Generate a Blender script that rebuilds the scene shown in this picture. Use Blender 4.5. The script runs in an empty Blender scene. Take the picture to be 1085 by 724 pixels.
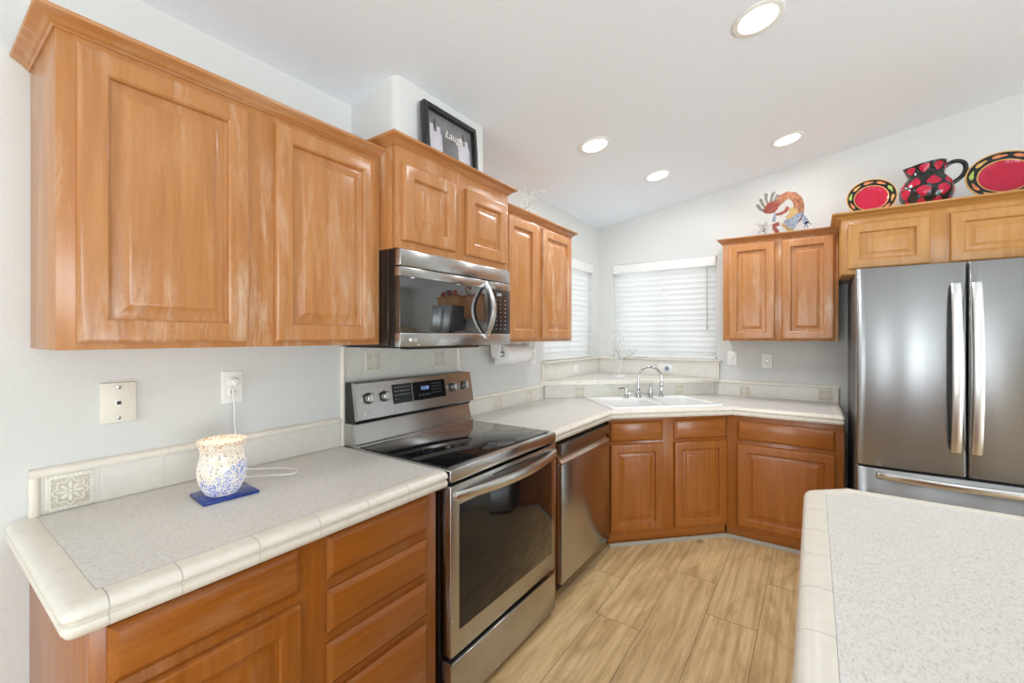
import bpy, bmesh, math, random
from mathutils import Vector, Matrix
PI = math.pi
rnd = random.Random(7)
S = bpy.context.scene
COL = S.collection

# ---------------------------------------------------------------- camera, sky, lights, exposure
cam_d = bpy.data.cameras.new('camera')
cam = bpy.data.objects.new('camera', cam_d); COL.objects.link(cam)
cam.location = (1.732, -3.969, 1.402)
cam.rotation_euler = (PI / 2, 0, math.radians(34.898))
cam_d.sensor_fit = 'HORIZONTAL'; cam_d.sensor_width = 36.0
cam_d.lens = 458.525 / 1085 * 36.0
cam_d.shift_y = -5.3 / 1085
cam_d.clip_start = 0.05
S.camera = cam
S.view_settings.view_transform = 'Standard'
try: S.view_settings.look = 'None'
except Exception: pass
S.view_settings.exposure = -0.31
S.view_settings.gamma = 1.0
S.view_settings.use_curve_mapping = False

world = bpy.data.worlds.new('sky'); S.world = world
world.use_nodes = True
bg = world.node_tree.nodes['Background']
bg.inputs['Color'].default_value = (0.89, 0.955, 1.0, 1)
bg.inputs['Strength'].default_value = 2.2

def area_light(name, loc, rot, sx, sy, power, col):
    d = bpy.data.lights.new(name, 'AREA'); d.shape = 'RECTANGLE'; d.size = sx; d.size_y = sy
    d.energy = power; d.color = col
    o = bpy.data.objects.new(name, d); COL.objects.link(o)
    o.location = loc; o.rotation_euler = rot
    return o
# added fill lamps outside the unseen openings of the rear and right walls
area_light('fill_rear_uplight', (1.05, -8.7, 0.7), (math.radians(128), 0, 0), 1.9, 2.6, 120, (0.83, 0.935, 1.0))  # added uplight, tilted to brighten the ceiling
area_light('fill_slit_windows', (3.15, -8.5, 1.45), (math.radians(90), 0, 0), 1.9, 2.9, 190, (0.90, 0.96, 1.0))  # added behind the rear slit windows to brighten the refrigerator's streaks
area_light('fill_side_uplight', (6.7, -4.7, 0.5), (math.radians(140), 0, math.radians(90)), 4.2, 2.6, 420, (0.83, 0.935, 1.0))  # added fill through the right wall opening, aimed up at the ceiling
DOWNLIGHT_W = 6.5

# ---------------------------------------------------------------- object helpers
def thing(name, label, cat, loc=(0, 0, 0), rotz=0.0, group=None):
    o = bpy.data.objects.new(name, None); COL.objects.link(o)
    o.empty_display_size = 0.05
    o.location = loc; o.rotation_euler = (0, 0, rotz)
    o['label'] = label; o['category'] = cat
    if group: o['group'] = group
    return o

def tag(o, label, cat, group=None):
    o['label'] = label; o['category'] = cat
    if group: o['group'] = group
    return o

def struct(o):
    o['kind'] = 'structure'
    return o

FILLET = {}
def offset_path(path, d, closed=False):
    """points moved by d to the left of the direction of travel, mitred"""
    n = len(path); out = []
    for i in range(n):
        p = Vector(path[i])
        a = Vector(path[i - 1]) if (i > 0 or closed) else None
        b = Vector(path[(i + 1) % n]) if (i < n - 1 or closed) else None
        ns = []
        if a is not None:
            t = (p - a).normalized(); ns.append(Vector((-t.y, t.x)))
        if b is not None:
            t = (b - p).normalized(); ns.append(Vector((-t.y, t.x)))
        m = ns[0] if len(ns) == 1 else (ns[0] + ns[1]) / (1 + ns[0].dot(ns[1]))
        k = (round(p.x, 5), round(p.y, 5))
        if k in FILLET and d >= FILLET[k][1]:
            out.append(offset_path(FILLET[k][0], d)[1])
        else:
            out.append(p + m * d)
    return out

def sub_path(path, s0, s1):
    pts = []; acc = 0
    for i in range(len(path) - 1):
        a, b = Vector(path[i]), Vector(path[i + 1]); L = (b - a).length
        if acc + L > s0 and acc < s1:
            q0 = a + (b - a) * (max(s0 - acc, 0) / L); q1 = a + (b - a) * (min(s1 - acc, L) / L)
            if not pts: pts.append(q0)
            pts.append(q1)
        acc += L
    return pts

def path_len(path):
    return sum((Vector(path[i + 1]) - Vector(path[i])).length for i in range(len(path) - 1))

class B:
    def __init__(self): self.bm = bmesh.new()
    def _face(self, vs, m):
        try:
            f = self.bm.faces.new(vs); f.material_index = m; return f
        except ValueError: return None
    def box(self, x0, x1, y0, y1, z0, z1, bev=0.0, m=0, seg=2):
        v = [self.bm.verts.new((x, y, z)) for z in (z0, z1) for y in (y0, y1) for x in (x0, x1)]
        fs = [(0, 2, 3, 1), (4, 5, 7, 6), (0, 1, 5, 4), (2, 6, 7, 3), (0, 4, 6, 2), (1, 3, 7, 5)]
        faces = [self._face([v[i] for i in f], m) for f in fs]
        if bev > 0:
            es = set(e for f in faces for e in f.edges)
            bmesh.ops.bevel(self.bm, geom=list(es), offset=bev, segments=seg, profile=0.5, affect='EDGES', material=-1)
        return self
    def loops(self, rings, m=0, cap0=True, cap1=True, closed=True):
        vr = [[self.bm.verts.new(p) for p in r] for r in rings]
        n = len(vr[0])
        for a, b in zip(vr, vr[1:]):
            for i in range(n if closed else n - 1):
                j = (i + 1) % n
                self._face([a[i], a[j], b[j], b[i]], m)
        if cap0: self._face(list(reversed(vr[0])), m)
        if cap1: self._face(vr[-1], m)
        return self
    def prism(self, poly, z0, z1, m=0, bev=0.0):
        f0 = len(self.bm.faces)
        a = [(p[0], p[1], z0) for p in poly]; b = [(p[0], p[1], z1) for p in poly]
        old = set(self.bm.faces)
        self.loops([a, b], m)
        if bev:
            es = set(e for f in self.bm.faces if f not in old for e in f.edges)
            bmesh.ops.bevel(self.bm, geom=list(es), offset=bev, segments=2, profile=0.5, affect='EDGES', material=-1)
        return self
    def raised(self, x0, x1, z0, z1, y, prof, m=0):
        """nested rectangles facing -y: prof = [(inset, out)]"""
        rings = []
        for ins, out in prof:
            rings.append([(x0 + ins, y - out, z0 + ins), (x1 - ins, y - out, z0 + ins), (x1 - ins, y - out, z1 - ins), (x0 + ins, y - out, z1 - ins)])
        return self.loops(rings, m)
    def sweep(self, path, prof, m=0, gap=0.0):
        """prof: closed polygon [(inset to the left of travel, z)]"""
        if gap:
            L = path_len(path); path = sub_path(path, gap, L - gap)
        cols = [offset_path(path, d) for d, z in prof]
        rings = [[(cols[k][i].x, cols[k][i].y, prof[k][1]) for k in range(len(prof))] for i in range(len(path))]
        return self.loops(rings, m)
    def lathe(self, prof, c=(0, 0, 0), seg=32, m=0, cap0=True, cap1=True, axis='Z', sx=1.0, sy=1.0):
        rings = []
        for r, z in prof:
            ring = []
            for i in range(seg):
                t = 2 * PI * i / seg; a, b = r * math.cos(t) * sx, r * math.sin(t) * sy
                p = (a, b, z) if axis == 'Z' else ((z, a, b) if axis == 'X' else (b, z, a))
                ring.append((c[0] + p[0], c[1] + p[1], c[2] + p[2]))
            rings.append(ring)
        return self.loops(rings, m, cap0, cap1)
    def tube(self, pts, r, seg=10, m=0, closed=False):
        pts = [Vector(p) for p in pts]; n = len(pts)
        rs = r if isinstance(r, (list, tuple)) else [r] * n
        rings = []; up = None
        for i in range(n):
            if closed: t = pts[(i + 1) % n] - pts[i - 1]
            else: t = pts[min(i + 1, n - 1)] - pts[max(i - 1, 0)]
            t.normalize()
            if up is None:
                up = t.orthogonal().normalized()
            else:
                up = (up - t * up.dot(t)).normalized()
            s = t.cross(up)
            rings.append([tuple(pts[i] + (up * math.cos(2 * PI * k / seg) + s * math.sin(2 * PI * k / seg)) * rs[i]) for k in range(seg)])
        if closed: rings.append(rings[0])
        return self.loops(rings, m, not closed, not closed)
    def ball(self, c, r, m=0, seg=8, sc=(1, 1, 1)):
        M = Matrix.Translation(c) @ Matrix.Diagonal((r * sc[0], r * sc[1], r * sc[2], 1))
        g = bmesh.ops.create_uvsphere(self.bm, u_segments=seg, v_segments=max(4, seg // 2 + 1), radius=1, matrix=M)
        for v in g['verts']:
            for f in v.link_faces: f.material_index = m
        return self
    def move(self, M):
        bmesh.ops.transform(self.bm, matrix=M, verts=self.bm.verts); return self
    def done(self, name, mats, parent=None, world=False, angle=35, smooth=True):
        bm = self.bm
        bmesh.ops.remove_doubles(bm, verts=bm.verts, dist=1e-6)
        bmesh.ops.recalc_face_normals(bm, faces=bm.faces)
        if world and parent is not None:
            M = Matrix.LocRotScale(parent.location, parent.rotation_euler, None).inverted()
            bmesh.ops.transform(bm, matrix=M, verts=bm.verts)
        if smooth:
            for f in bm.faces: f.smooth = True
            for e in bm.edges:
                if len(e.link_faces) > 2 or (len(e.link_faces) == 2 and e.calc_face_angle(0) > math.radians(angle)): e.smooth = False
        me = bpy.data.meshes.new(name); bm.to_mesh(me); bm.free()
        for mt in (mats if isinstance(mats, (list, tuple)) else [mats]): me.materials.append(mt)
        o = bpy.data.objects.new(name, me); COL.objects.link(o)
        if parent is not None: o.parent = parent
        return o

def boolean_cut(o, cutter):
    md = o.modifiers.new('cut', 'BOOLEAN'); md.operation = 'DIFFERENCE'; md.solver = 'EXACT'; md.object = cutter
    bpy.context.view_layer.update()
    dg = bpy.context.evaluated_depsgraph_get()
    me = bpy.data.meshes.new_from_object(o.evaluated_get(dg))
    o.modifiers.clear(); o.data = me
    bpy.data.objects.remove(cutter)

def smooth_pts(pts, k=4):
    P_ = [Vector(p) for p in pts]; out = []
    for i in range(len(P_) - 1):
        a, b_, c, d = P_[max(i - 1, 0)], P_[i], P_[i + 1], P_[min(i + 2, len(P_) - 1)]
        for j in range(k):
            t = j / k
            out.append(.5 * ((2 * b_) + (c - a) * t + (2 * a - 5 * b_ + 4 * c - d) * t * t + (3 * b_ - a - 3 * c + d) * t ** 3))
    out.append(P_[-1]); return out

def text_mesh(name, txt, size, mat, parent, loc, rot, shear=0.0, extrude=0.0003):
    c = bpy.data.curves.new(name, 'FONT'); c.body = txt; c.size = size; c.extrude = extrude; c.shear = shear
    c.align_x = 'CENTER'; c.align_y = 'CENTER'
    t = bpy.data.objects.new(name + '_src', c); COL.objects.link(t)
    bpy.context.view_layer.update()
    dg = bpy.context.evaluated_depsgraph_get()
    me = bpy.data.meshes.new_from_object(t.evaluated_get(dg))
    bpy.data.objects.remove(t)
    me.materials.clear(); me.materials.append(mat)
    o = bpy.data.objects.new(name, me); COL.objects.link(o)
    o.parent = parent; o.location = loc; o.rotation_euler = rot
    return o

# ---------------------------------------------------------------- materials
class N:
    def __init__(self, name):
        self.mat = bpy.data.materials.new(name); self.mat.use_nodes = True
        self.nt = self.mat.node_tree
        self.b = self.nt.nodes['Principled BSDF']; self.out = self.nt.nodes['Material Output']
    def n(self, t, **kw):
        x = self.nt.nodes.new(t)
        for k, v in kw.items():
            if k in x.inputs: x.inputs[k].default_value = v
            else: setattr(x, k, v)
        return x
    def l(self, a, b): self.nt.links.new(a, b)
    def set(self, **kw):
        for k, v in kw.items(): self.b.inputs[k.replace('_', ' ')].default_value = v
        return self
    def coords(self, scale=(1, 1, 1), rnd_shift=True, space='Object'):
        tc = self.n('ShaderNodeTexCoord'); src = tc.outputs[space]
        if rnd_shift:
            oi = self.n('ShaderNodeObjectInfo')
            mu = self.n('ShaderNodeMath', operation='MULTIPLY'); mu.inputs[1].default_value = 17.3
            self.l(oi.outputs['Random'], mu.inputs[0])
            ad = self.n('ShaderNodeVectorMath', operation='ADD')
            self.l(src, ad.inputs[0]); self.l(mu.outputs[0], ad.inputs[1]); src = ad.outputs[0]
        mp = self.n('ShaderNodeMapping'); mp.inputs['Scale'].default_value = scale
        self.l(src, mp.inputs['Vector'])
        return mp.outputs[0]
    def noise(self, vec, scale=1.0, detail=4.0, rough=0.55, dist=0.0):
        x = self.n('ShaderNodeTexNoise'); x.inputs['Scale'].default_value = scale; x.inputs['Detail'].default_value = detail
        x.inputs['Roughness'].default_value = rough; x.inputs['Distortion'].default_value = dist
        if vec is not None: self.l(vec, x.inputs['Vector'])
        return x.outputs['Fac']
    def ramp(self, fac, stops):
        r = self.n('ShaderNodeValToRGB'); e = r.color_ramp.elements
        while len(e) > len(stops): e.remove(e[-1])
        while len(e) < len(stops): e.new(1.0)
        for el, (p, c) in zip(e, stops):
            el.position = p; el.color = (c, c, c, 1) if isinstance(c, (int, float)) else (c[0], c[1], c[2], 1)
        self.l(fac, r.inputs['Fac']); return r.outputs['Color']
    def mix(self, a, b, fac, mode='MIX'):
        x = self.n('ShaderNodeMix', data_type='RGBA', blend_type=mode)
        for sock, v in ((x.inputs[0], fac), (x.inputs[6], a), (x.inputs[7], b)):
            if isinstance(v, (int, float)): sock.default_value = v
            elif isinstance(v, tuple): sock.default_value = (v[0], v[1], v[2], 1)
            else: self.l(v, sock)
        return x.outputs[2]
    def mul(self, a, b):
        x = self.n('ShaderNodeMath', operation='MULTIPLY')
        for s, v in ((x.inputs[0], a), (x.inputs[1], b)):
            if isinstance(v, (int, float)): s.default_value = v
            else: self.l(v, s)
        return x.outputs[0]
    def bump(self, h, strength=0.2, dist=0.001):
        x = self.n('ShaderNodeBump'); x.inputs['Strength'].default_value = strength; x.inputs['Distance'].default_value = dist
        self.l(h, x.inputs['Height']); self.l(x.outputs[0], self.b.inputs['Normal']); return x
    def color(self, c):
        if isinstance(c, tuple): self.b.inputs['Base Color'].default_value = (c[0], c[1], c[2], 1)
        else: self.l(c, self.b.inputs['Base Color'])
        return self

def lin(r, g, b):
    f = lambda c: ((c / 255) / 12.92) if c / 255 <= 0.04045 else (((c / 255) + 0.055) / 1.055) ** 2.4
    return (f(r), f(g), f(b))

def simple(name, c, rough=0.5, metal=0.0, bumpy=0.0, scale=60.0, vary=0.06):
    """plain finish with a faint mottling"""
    m = N(name); v = m.coords((1, 1, 1)); f = m.noise(v, scale, 3)
    d = tuple(x * (1 - vary) for x in c); e = tuple(min(1, x * (1 + vary)) for x in c)
    m.color(m.ramp(f, [(0.3, d), (0.7, e)])); m.set(Roughness=rough, Metallic=metal)
    if bumpy: m.bump(f, bumpy, 0.001)
    return m.mat

def wood(name, c_dark, c_mid, c_light, axis='Z', wear=0.0, rough=0.36, wear_c=(0.76, 0.61, 0.46)):
    m = N(name)
    st = {'Z': (1, 1, .07), 'X': (.07, 1, 1), 'Y': (1, .07, 1)}[axis]
    v = m.coords(st)
    grain = m.noise(v, 34, 6, .6, .6)
    fine = m.noise(v, 210, 3, .6)
    blot = m.noise(m.coords((1, 1, .45) if axis == 'Z' else (.45, 1, 1)), 4.5, 3, .5, .3)
    c = m.ramp(grain, [(0.25, c_dark), (0.5, c_mid), (0.75, c_light)])
    c = m.mix(c, c_mid, m.ramp(blot, [(0.3, 0.1), (0.7, 0.75)]))
    c = m.mix(c, tuple(x * .8 for x in c_dark), m.mul(m.ramp(fine, [(0.55, 0.0), (0.75, 1.0)]), .22))
    if wear:
        w = m.noise(m.coords((1, 1, .16) if axis == 'Z' else (.16, 1, 1)), 15, 8, .75, .35)
        w2 = m.noise(m.coords((1, 1, 1)), 1.7, 2, .5)
        wf = m.mul(m.ramp(w, [(0.50, 0.0), (0.68, 1.0)]), m.ramp(w2, [(0.38, 0.0), (0.62, 1.0)]))
        c = m.mix(c, wear_c, m.mul(wf, wear))
    m.color(c); m.set(Roughness=rough); m.b.inputs['Specular IOR Level'].default_value = .3; m.b.inputs['Coat Weight'].default_value = .4; m.b.inputs['Coat Roughness'].default_value = .16
    m.bump(grain, .05, .0008)
    return m.mat

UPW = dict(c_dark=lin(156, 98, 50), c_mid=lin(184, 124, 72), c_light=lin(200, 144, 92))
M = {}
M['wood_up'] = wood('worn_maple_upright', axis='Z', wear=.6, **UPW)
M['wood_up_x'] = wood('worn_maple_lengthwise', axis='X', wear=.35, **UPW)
BAW = dict(c_dark=lin(134, 73, 18), c_mid=lin(158, 90, 27), c_light=lin(176, 107, 40))
M['wood_base'] = wood('amber_maple_upright', axis='Z', wear=.12, **BAW)
M['wood_base_x'] = wood('amber_maple_lengthwise', axis='X', wear=.12, **BAW)
M['wood_gold'] = wood('golden_maple_upright', lin(176, 118, 56), lin(196, 140, 76), lin(211, 159, 96), axis='Z', wear=.15)
M['wood_gold_x'] = wood('golden_maple_lengthwise', lin(176, 118, 56), lin(196, 140, 76), lin(211, 159, 96), axis='X', wear=.15)
M['dark_void'] = simple('dark_toe_space', (.012, .011, .010), .8)

def paint(name, c, scale=90, strength=.25, rough=.75):
    m = N(name); v = m.coords((1, 1, 1), False); f = m.noise(v, scale, 3, .5); f2 = m.noise(v, 1.3, 2)
    m.color(m.ramp(f2, [(0.3, tuple(x * .985 for x in c)), (0.7, c)])); m.set(Roughness=rough); m.bump(f, strength, .004)
    return m.mat
M['wall'] = paint('orange_peel_wall_paint', lin(218, 218, 215))
M['wall_grey'] = paint('rear_wall_contrast_grey', lin(150, 150, 148))  # unseen rear wall, made darker so the refrigerator's reflected streaks stand out
M['ceiling'] = paint('knockdown_ceiling_paint', lin(240, 245, 252), 60, .35, .85)
M['white'] = simple('white_trim_paint', lin(240, 239, 236), .4)

# laminate with fine flecks
m = N('flecked_laminate'); v = m.coords((1, 1, 1), False)
f1 = m.noise(m.coords((1, .5, 1), False), 210, 4, .65, .5); f2 = m.noise(v, 320, 2, .6); f3 = m.noise(v, 45, 3)
c = m.ramp(f1, [(0.34, lin(196, 190, 181)), (0.46, lin(220, 216, 210)), (0.64, lin(228, 225, 219))])
c = m.mix(c, lin(200, 194, 187), m.mul(m.ramp(f2, [(0.58, 0.0), (0.72, 1.0)]), .4))
c = m.mix(c, lin(232, 230, 226), m.mul(m.ramp(f3, [(0.5, 0.0), (0.7, 1.0)]), .4))
m.color(c); m.set(Roughness=.42); M['laminate'] = m.mat

def tile(name, c, rough=.3):
    m = N(name); v = m.coords((1, 1, 1), True); f = m.noise(v, 28, 5, .6, .4); f2 = m.noise(v, 5, 2)
    cc = m.ramp(f, [(0.3, tuple(x * .94 for x in c)), (0.55, c), (0.75, tuple(min(1, x * 1.03) for x in c))])
    m.color(cc); m.set(Roughness=rough); m.bump(f2, .1, .004); return m.mat
M['tile_edge'] = tile('ivory_edge_tile', lin(233, 226, 213))
M['tile'] = tile('ivory_wall_tile', lin(225, 221, 212), .35)
M['grout'] = simple('beige_grout', lin(212, 207, 198), .9)
M['relief'] = simple('cream_relief', lin(234, 229, 217), .4)
M['relief_bg'] = simple('tan_relief_ground', lin(204, 196, 178), .6, scale=240, vary=.2)

def steel(name, c, rough, brush='X', wave=0.0, aniso=.0):
    m = N(name)
    sc = {'X': (.02, 1, 1), 'Z': (1, 1, .02), 'Y': (1, .02, 1)}[brush]
    f = m.noise(m.coords(sc), 420, 3, .6)
    m.color(m.ramp(f, [(0.3, tuple(x * .95 for x in c)), (0.7, c)]))
    m.set(Metallic=1.0, Roughness=rough)
    if aniso:
        tg = m.n('ShaderNodeTangent', direction_type='RADIAL', axis='X'); m.l(tg.outputs[0], m.b.inputs['Tangent'])
        m.b.inputs['Anisotropic'].default_value = aniso
    if aniso > .9:
        fb = m.noise(m.coords((.02, 1, 1)), 300, 2, .6); m.bump(fb, .1, .0003)
    if wave:
        w = m.noise(m.coords((1, 1, .35)), 5.0, 2, .4)
        prev = m.b.inputs['Normal'].links[0].from_socket if m.b.inputs['Normal'].links else None
        bp = m.bump(w, wave, .01)
        if prev: m.l(prev, bp.inputs['Normal'])
    return m.mat
M['steel'] = steel('brushed_stainless', (.54, .535, .525), .25, 'X', .02, .8)
M['steel_fridge'] = steel('stainless_fridge_door', (.36, .365, .37), .265, 'X', .06, 1.0)
M['steel_dark'] = steel('dark_stainless', (.36, .35, .34), .32, 'X', 0, .7)
M['chrome'] = simple('polished_chrome', (.56, .56, .57), .08, 1.0, vary=.02)
M['handle'] = steel('satin_handle', (.78, .775, .765), .30, 'Z')
M['handle_x'] = steel('satin_handle_lengthwise', (.72, .71, .69), .28, 'X')
M['black_glass'] = simple('black_ceramic_glass', (.006, .006, .007), .05, vary=.02)
M['oven_glass'] = simple('smoked_oven_glass', (.012, .011, .010), .06, vary=.02)
M['black'] = simple('black_enamel', (.012, .011, .011), .3)
m = N('mirror_black_glass'); f = m.noise(m.coords((1, 1, 1)), 8, 2); m.color(m.ramp(f, [(0, (.010, .010, .011)), (1, (.014, .014, .015))])); m.set(Roughness=.03, IOR=2.3); M['mirror_glass'] = m.mat
M['brown_black'] = simple('brown_black_enamel', (.030, .020, .016), .18)
M['grey_side'] = simple('grey_appliance_side', (.10, .10, .10), .4)
M['ring'] = simple('burner_marking', (.10, .10, .105), .25)
M['grey_print'] = simple('pale_grey_print', (.35, .35, .36), .5)
M['porcelain'] = simple('white_sink_enamel', lin(244, 244, 243), .15, vary=.01)
M['plastic'] = simple('white_plastic', lin(238, 237, 233), .35, vary=.015)
M['ivory'] = simple('ivory_plastic', lin(230, 225, 212), .4, vary=.02)
M['slot'] = simple('dark_socket_slot', (.03, .028, .025), .6)
M['paper'] = simple('paper_towel', lin(243, 242, 240), .9, bumpy=.3, scale=250)
M['cord'] = simple('white_cord', lin(236, 236, 234), .45)

# floor boards
m = N('light_oak_planks')
at = m.n('ShaderNodeAttribute', attribute_name='plank')
tc = m.n('ShaderNodeTexCoord')
ad = m.n('ShaderNodeVectorMath', operation='ADD'); sc_ = m.n('ShaderNodeVectorMath', operation='SCALE'); sc_.inputs['Scale'].default_value = 40.0
m.l(at.outputs['Vector'], sc_.inputs[0]); m.l(tc.outputs['Object'], ad.inputs[0]); m.l(sc_.outputs[0], ad.inputs[1])
def pm(s):
    mp = m.n('ShaderNodeMapping'); mp.inputs['Scale'].default_value = s; m.l(ad.outputs[0], mp.inputs['Vector']); return mp.outputs[0]
g2 = m.noise(pm((1, .20, 1)), 6.0, 5, .6, 2.2)
g1 = m.noise(pm((1, .05, 1)), 60, 5, .6, .4)
g3 = m.noise(pm((1, .035, 1)), 230, 3, .6)
wv = m.n('ShaderNodeTexWave', wave_type='RINGS', rings_direction='Y'); wv.inputs['Scale'].default_value = 5.0; wv.inputs['Distortion'].default_value = 5.0
wv.inputs['Detail'].default_value = 3.0; wv.inputs['Detail Scale'].default_value = .7
m.l(pm((1.3, .12, 1.3)), wv.inputs['Vector'])
c = m.ramp(g1, [(0.3, lin(208, 174, 124)), (0.5, lin(224, 192, 142)), (0.7, lin(233, 205, 160))])
c = m.mix(c, lin(166, 126, 76), m.mul(m.ramp(g2, [(0.45, 0.0), (0.68, 1.0)]), .62))
c = m.mix(c, lin(158, 122, 78), m.mul(m.ramp(wv.outputs['Fac'], [(0.55, 0.0), (0.95, 1.0)]), .26))
c = m.mix(c, lin(140, 110, 72), m.mul(m.ramp(g3, [(0.56, 0.0), (0.7, 1.0)]), .28))
kn = m.n('ShaderNodeTexVoronoi'); kn.inputs['Scale'].default_value = 1.0; m.l(pm((3.2, 1.9, 1)), kn.inputs['Vector'])
c = m.mix(c, lin(108, 78, 48), m.mul(m.ramp(kn.outputs['Distance'], [(0.02, 1.0), (0.10, 0.0)]), .7))
sp = m.n('ShaderNodeSeparateColor'); m.l(at.outputs['Color'], sp.inputs[0])
c = m.mix(c, m.mix(c, lin(160, 132, 96), 1.0, 'MULTIPLY'), m.mul(sp.outputs[0], .18))
m.color(c); m.set(Roughness=.42); m.bump(g1, .05, .001); M['floor'] = m.mat
M['floor_gap'] = simple('floor_joint', lin(112, 88, 60), .8)

# ---------------------------------------------------------------- the room
CEIL0, SLOPE = 2.455, 0.159
RX, RY = 6.2, -8.2
def ceil_z(x): return CEIL0 + SLOPE * x
WX0, WX1, WZ0, WZ1 = 0.145, 1.062, 1.205, 2.085      # the two corner windows: distance from the corner, heights

def wall_with_openings(name, along, plane, a0, a1, z1a, z1b, thick, holes):
    """wall on a coordinate plane; along = 'x' or 'y'; thick signed outward; top edge runs z1a..z1b"""
    b = B()
    def slab(u0, u1, z0, z1l, z1r):
        q = [(u0, z0), (u1, z0), (u1, z1r), (u0, z1l)]
        mk = (lambda u, z, t: (u, plane + t, z)) if along == 'x' else (lambda u, z, t: (plane + t, u, z))
        b.loops([[mk(u, z, 0) for u, z in q], [mk(u, z, thick) for u, z in q]])
    top = lambda u: z1a + (z1b - z1a) * (u - a0) / (a1 - a0)
    cur = a0
    for (h0, h1, hz0, hz1) in sorted(holes):
        if h0 > cur: slab(cur, h0, -.06, top(cur), top(h0))
        if hz0 > -.05: slab(h0, h1, -.06, hz0, hz0)
        slab(h0, h1, hz1, top(h0), top(h1))
        cur = h1
    slab(cur, a1, -.06, top(cur), top(a1))
    return struct(b.done(name, M['wall_grey'] if name == 'wall_rear' else M['wall'], smooth=False))

wall_with_openings('wall_left', 'y', 0.0, RY, 0.0, CEIL0, CEIL0, -.14, [(-WX1, -WX0, WZ0, WZ1)])
wall_with_openings('wall_back', 'x', 0.0, -.14, RX, CEIL0 - .14 * SLOPE, ceil_z(RX), .14, [(WX0, WX1, WZ0, WZ1)])
wall_with_openings('wall_rear', 'x', RY, 0.0, RX, CEIL0, ceil_z(RX), -.14,
                   [(.35, 1.75, .05, 2.1), (2.36, 2.64, .1, 2.75), (3.12, 3.56, .1, 2.85), (3.74, 3.90, .1, 2.9)])
wall_with_openings('wall_right', 'y', RX, RY, 0.0, ceil_z(RX), ceil_z(RX), .14, [(-7.0, -2.8, .05, 2.3)])
b = B()
q = [(-.14, ceil_z(-.14)), (RX + .14, ceil_z(RX + .14)), (RX + .14, ceil_z(RX + .14) + .12), (-.14, ceil_z(-.14) + .12)]
b.loops([[(x, RY - .14, z) for x, z in q], [(x, .14, z) for x, z in q]])
struct(b.done('ceiling', M['ceiling']))

# plank floor: rows run along y
b = B(); lay = None
rows = [(1.0535 + .2295 * k) for k in range(-5, 23)]
starts = {1.0535: -1.295, 1.283: -1.612, 0.824: -1.93, 1.5125: -2.35, 0.5945: -1.55}
PL = 1.22; planks = []
for x0 in rows:
    s = next((v for k, v in starts.items() if abs(k - x0) < .01), -rnd.random() * PL)
    y = s + PL
    while y < PL: y += PL
    while y > RY:
        ya, yb = max(y - PL, RY), min(y, 0.0)
        xa, xb = max(x0, 0.0), min(x0 + .2295, RX)
        if yb - ya > .01 and xb - xa > .01: planks.append((xa, xb, ya, yb))
        y -= PL
cl = b.bm.loops.layers.color.new('plank')
for (xa, xb, ya, yb) in planks:
    g = .0011; col = (rnd.random(), rnd.random(), rnd.random(), 1)
    old = set(b.bm.faces)
    z = 0.0
    b.loops([[(xa, ya, -.003), (xb, ya, -.003), (xb, yb, -.003), (xa, yb, -.003)],
             [(xa + g, ya + g, z), (xb - g, ya + g, z), (xb - g, yb - g, z), (xa + g, yb - g, z)]], cap0=False)
    for f in b.bm.faces:
        if f not in old:
            if f.normal.z < .9 and f.calc_area() < (xb - xa) * (yb - ya) * .5: f.material_index = 1
            for lp in f.loops: lp[cl] = col
b.box(0, RX, RY, 0, -.06, -.0032, m=1)
struct(b.done('floor', [M['floor'], M['floor_gap']], smooth=False))

# soffit chase above the microwave
b = B(); zt0, zt1 = ceil_z(0) + .01, ceil_z(.30) + .01
pl = [(0, -2.768), (.27, -2.768), (.291, -2.759), (.30, -2.738), (.30, -2.185), (0, -2.185)]
b.loops([[(x, y, 2.1822) for x, y in pl], [(x, y, ceil_z(x) + .004) for x, y in pl]])
struct(b.done('wall_chase', M['wall'], angle=50))

# ---------------------------------------------------------------- windows and blinds
m = N('window_glass')
tr = m.n('ShaderNodeBsdfTransparent'); gl = m.n('ShaderNodeBsdfGlossy'); gl.inputs['Roughness'].default_value = .02
mx = m.n('ShaderNodeMixShader'); mx.inputs[0].default_value = .08
m.l(tr.outputs[0], mx.inputs[1]); m.l(gl.outputs[0], mx.inputs[2]); m.l(mx.outputs[0], m.out.inputs['Surface'])
M['glass'] = m.mat
m = N('white_blind_slat'); f = m.noise(m.coords((.05, 1, 1)), 80, 2)
m.color(m.ramp(f, [(0.3, lin(240, 240, 239)), (0.7, lin(248, 248, 247))])); m.set(Roughness=.45)
tl = m.n('ShaderNodeBsdfTranslucent'); tl.inputs['Color'].default_value = (.95, .95, .94, 1)
mx = m.n('ShaderNodeMixShader'); mx.inputs[0].default_value = .5
m.l(m.b.outputs[0], mx.inputs[1]); m.l(tl.outputs[0], mx.inputs[2]); m.l(mx.outputs[0], m.out.inputs['Surface'])
M['slat'] = m.mat

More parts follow.
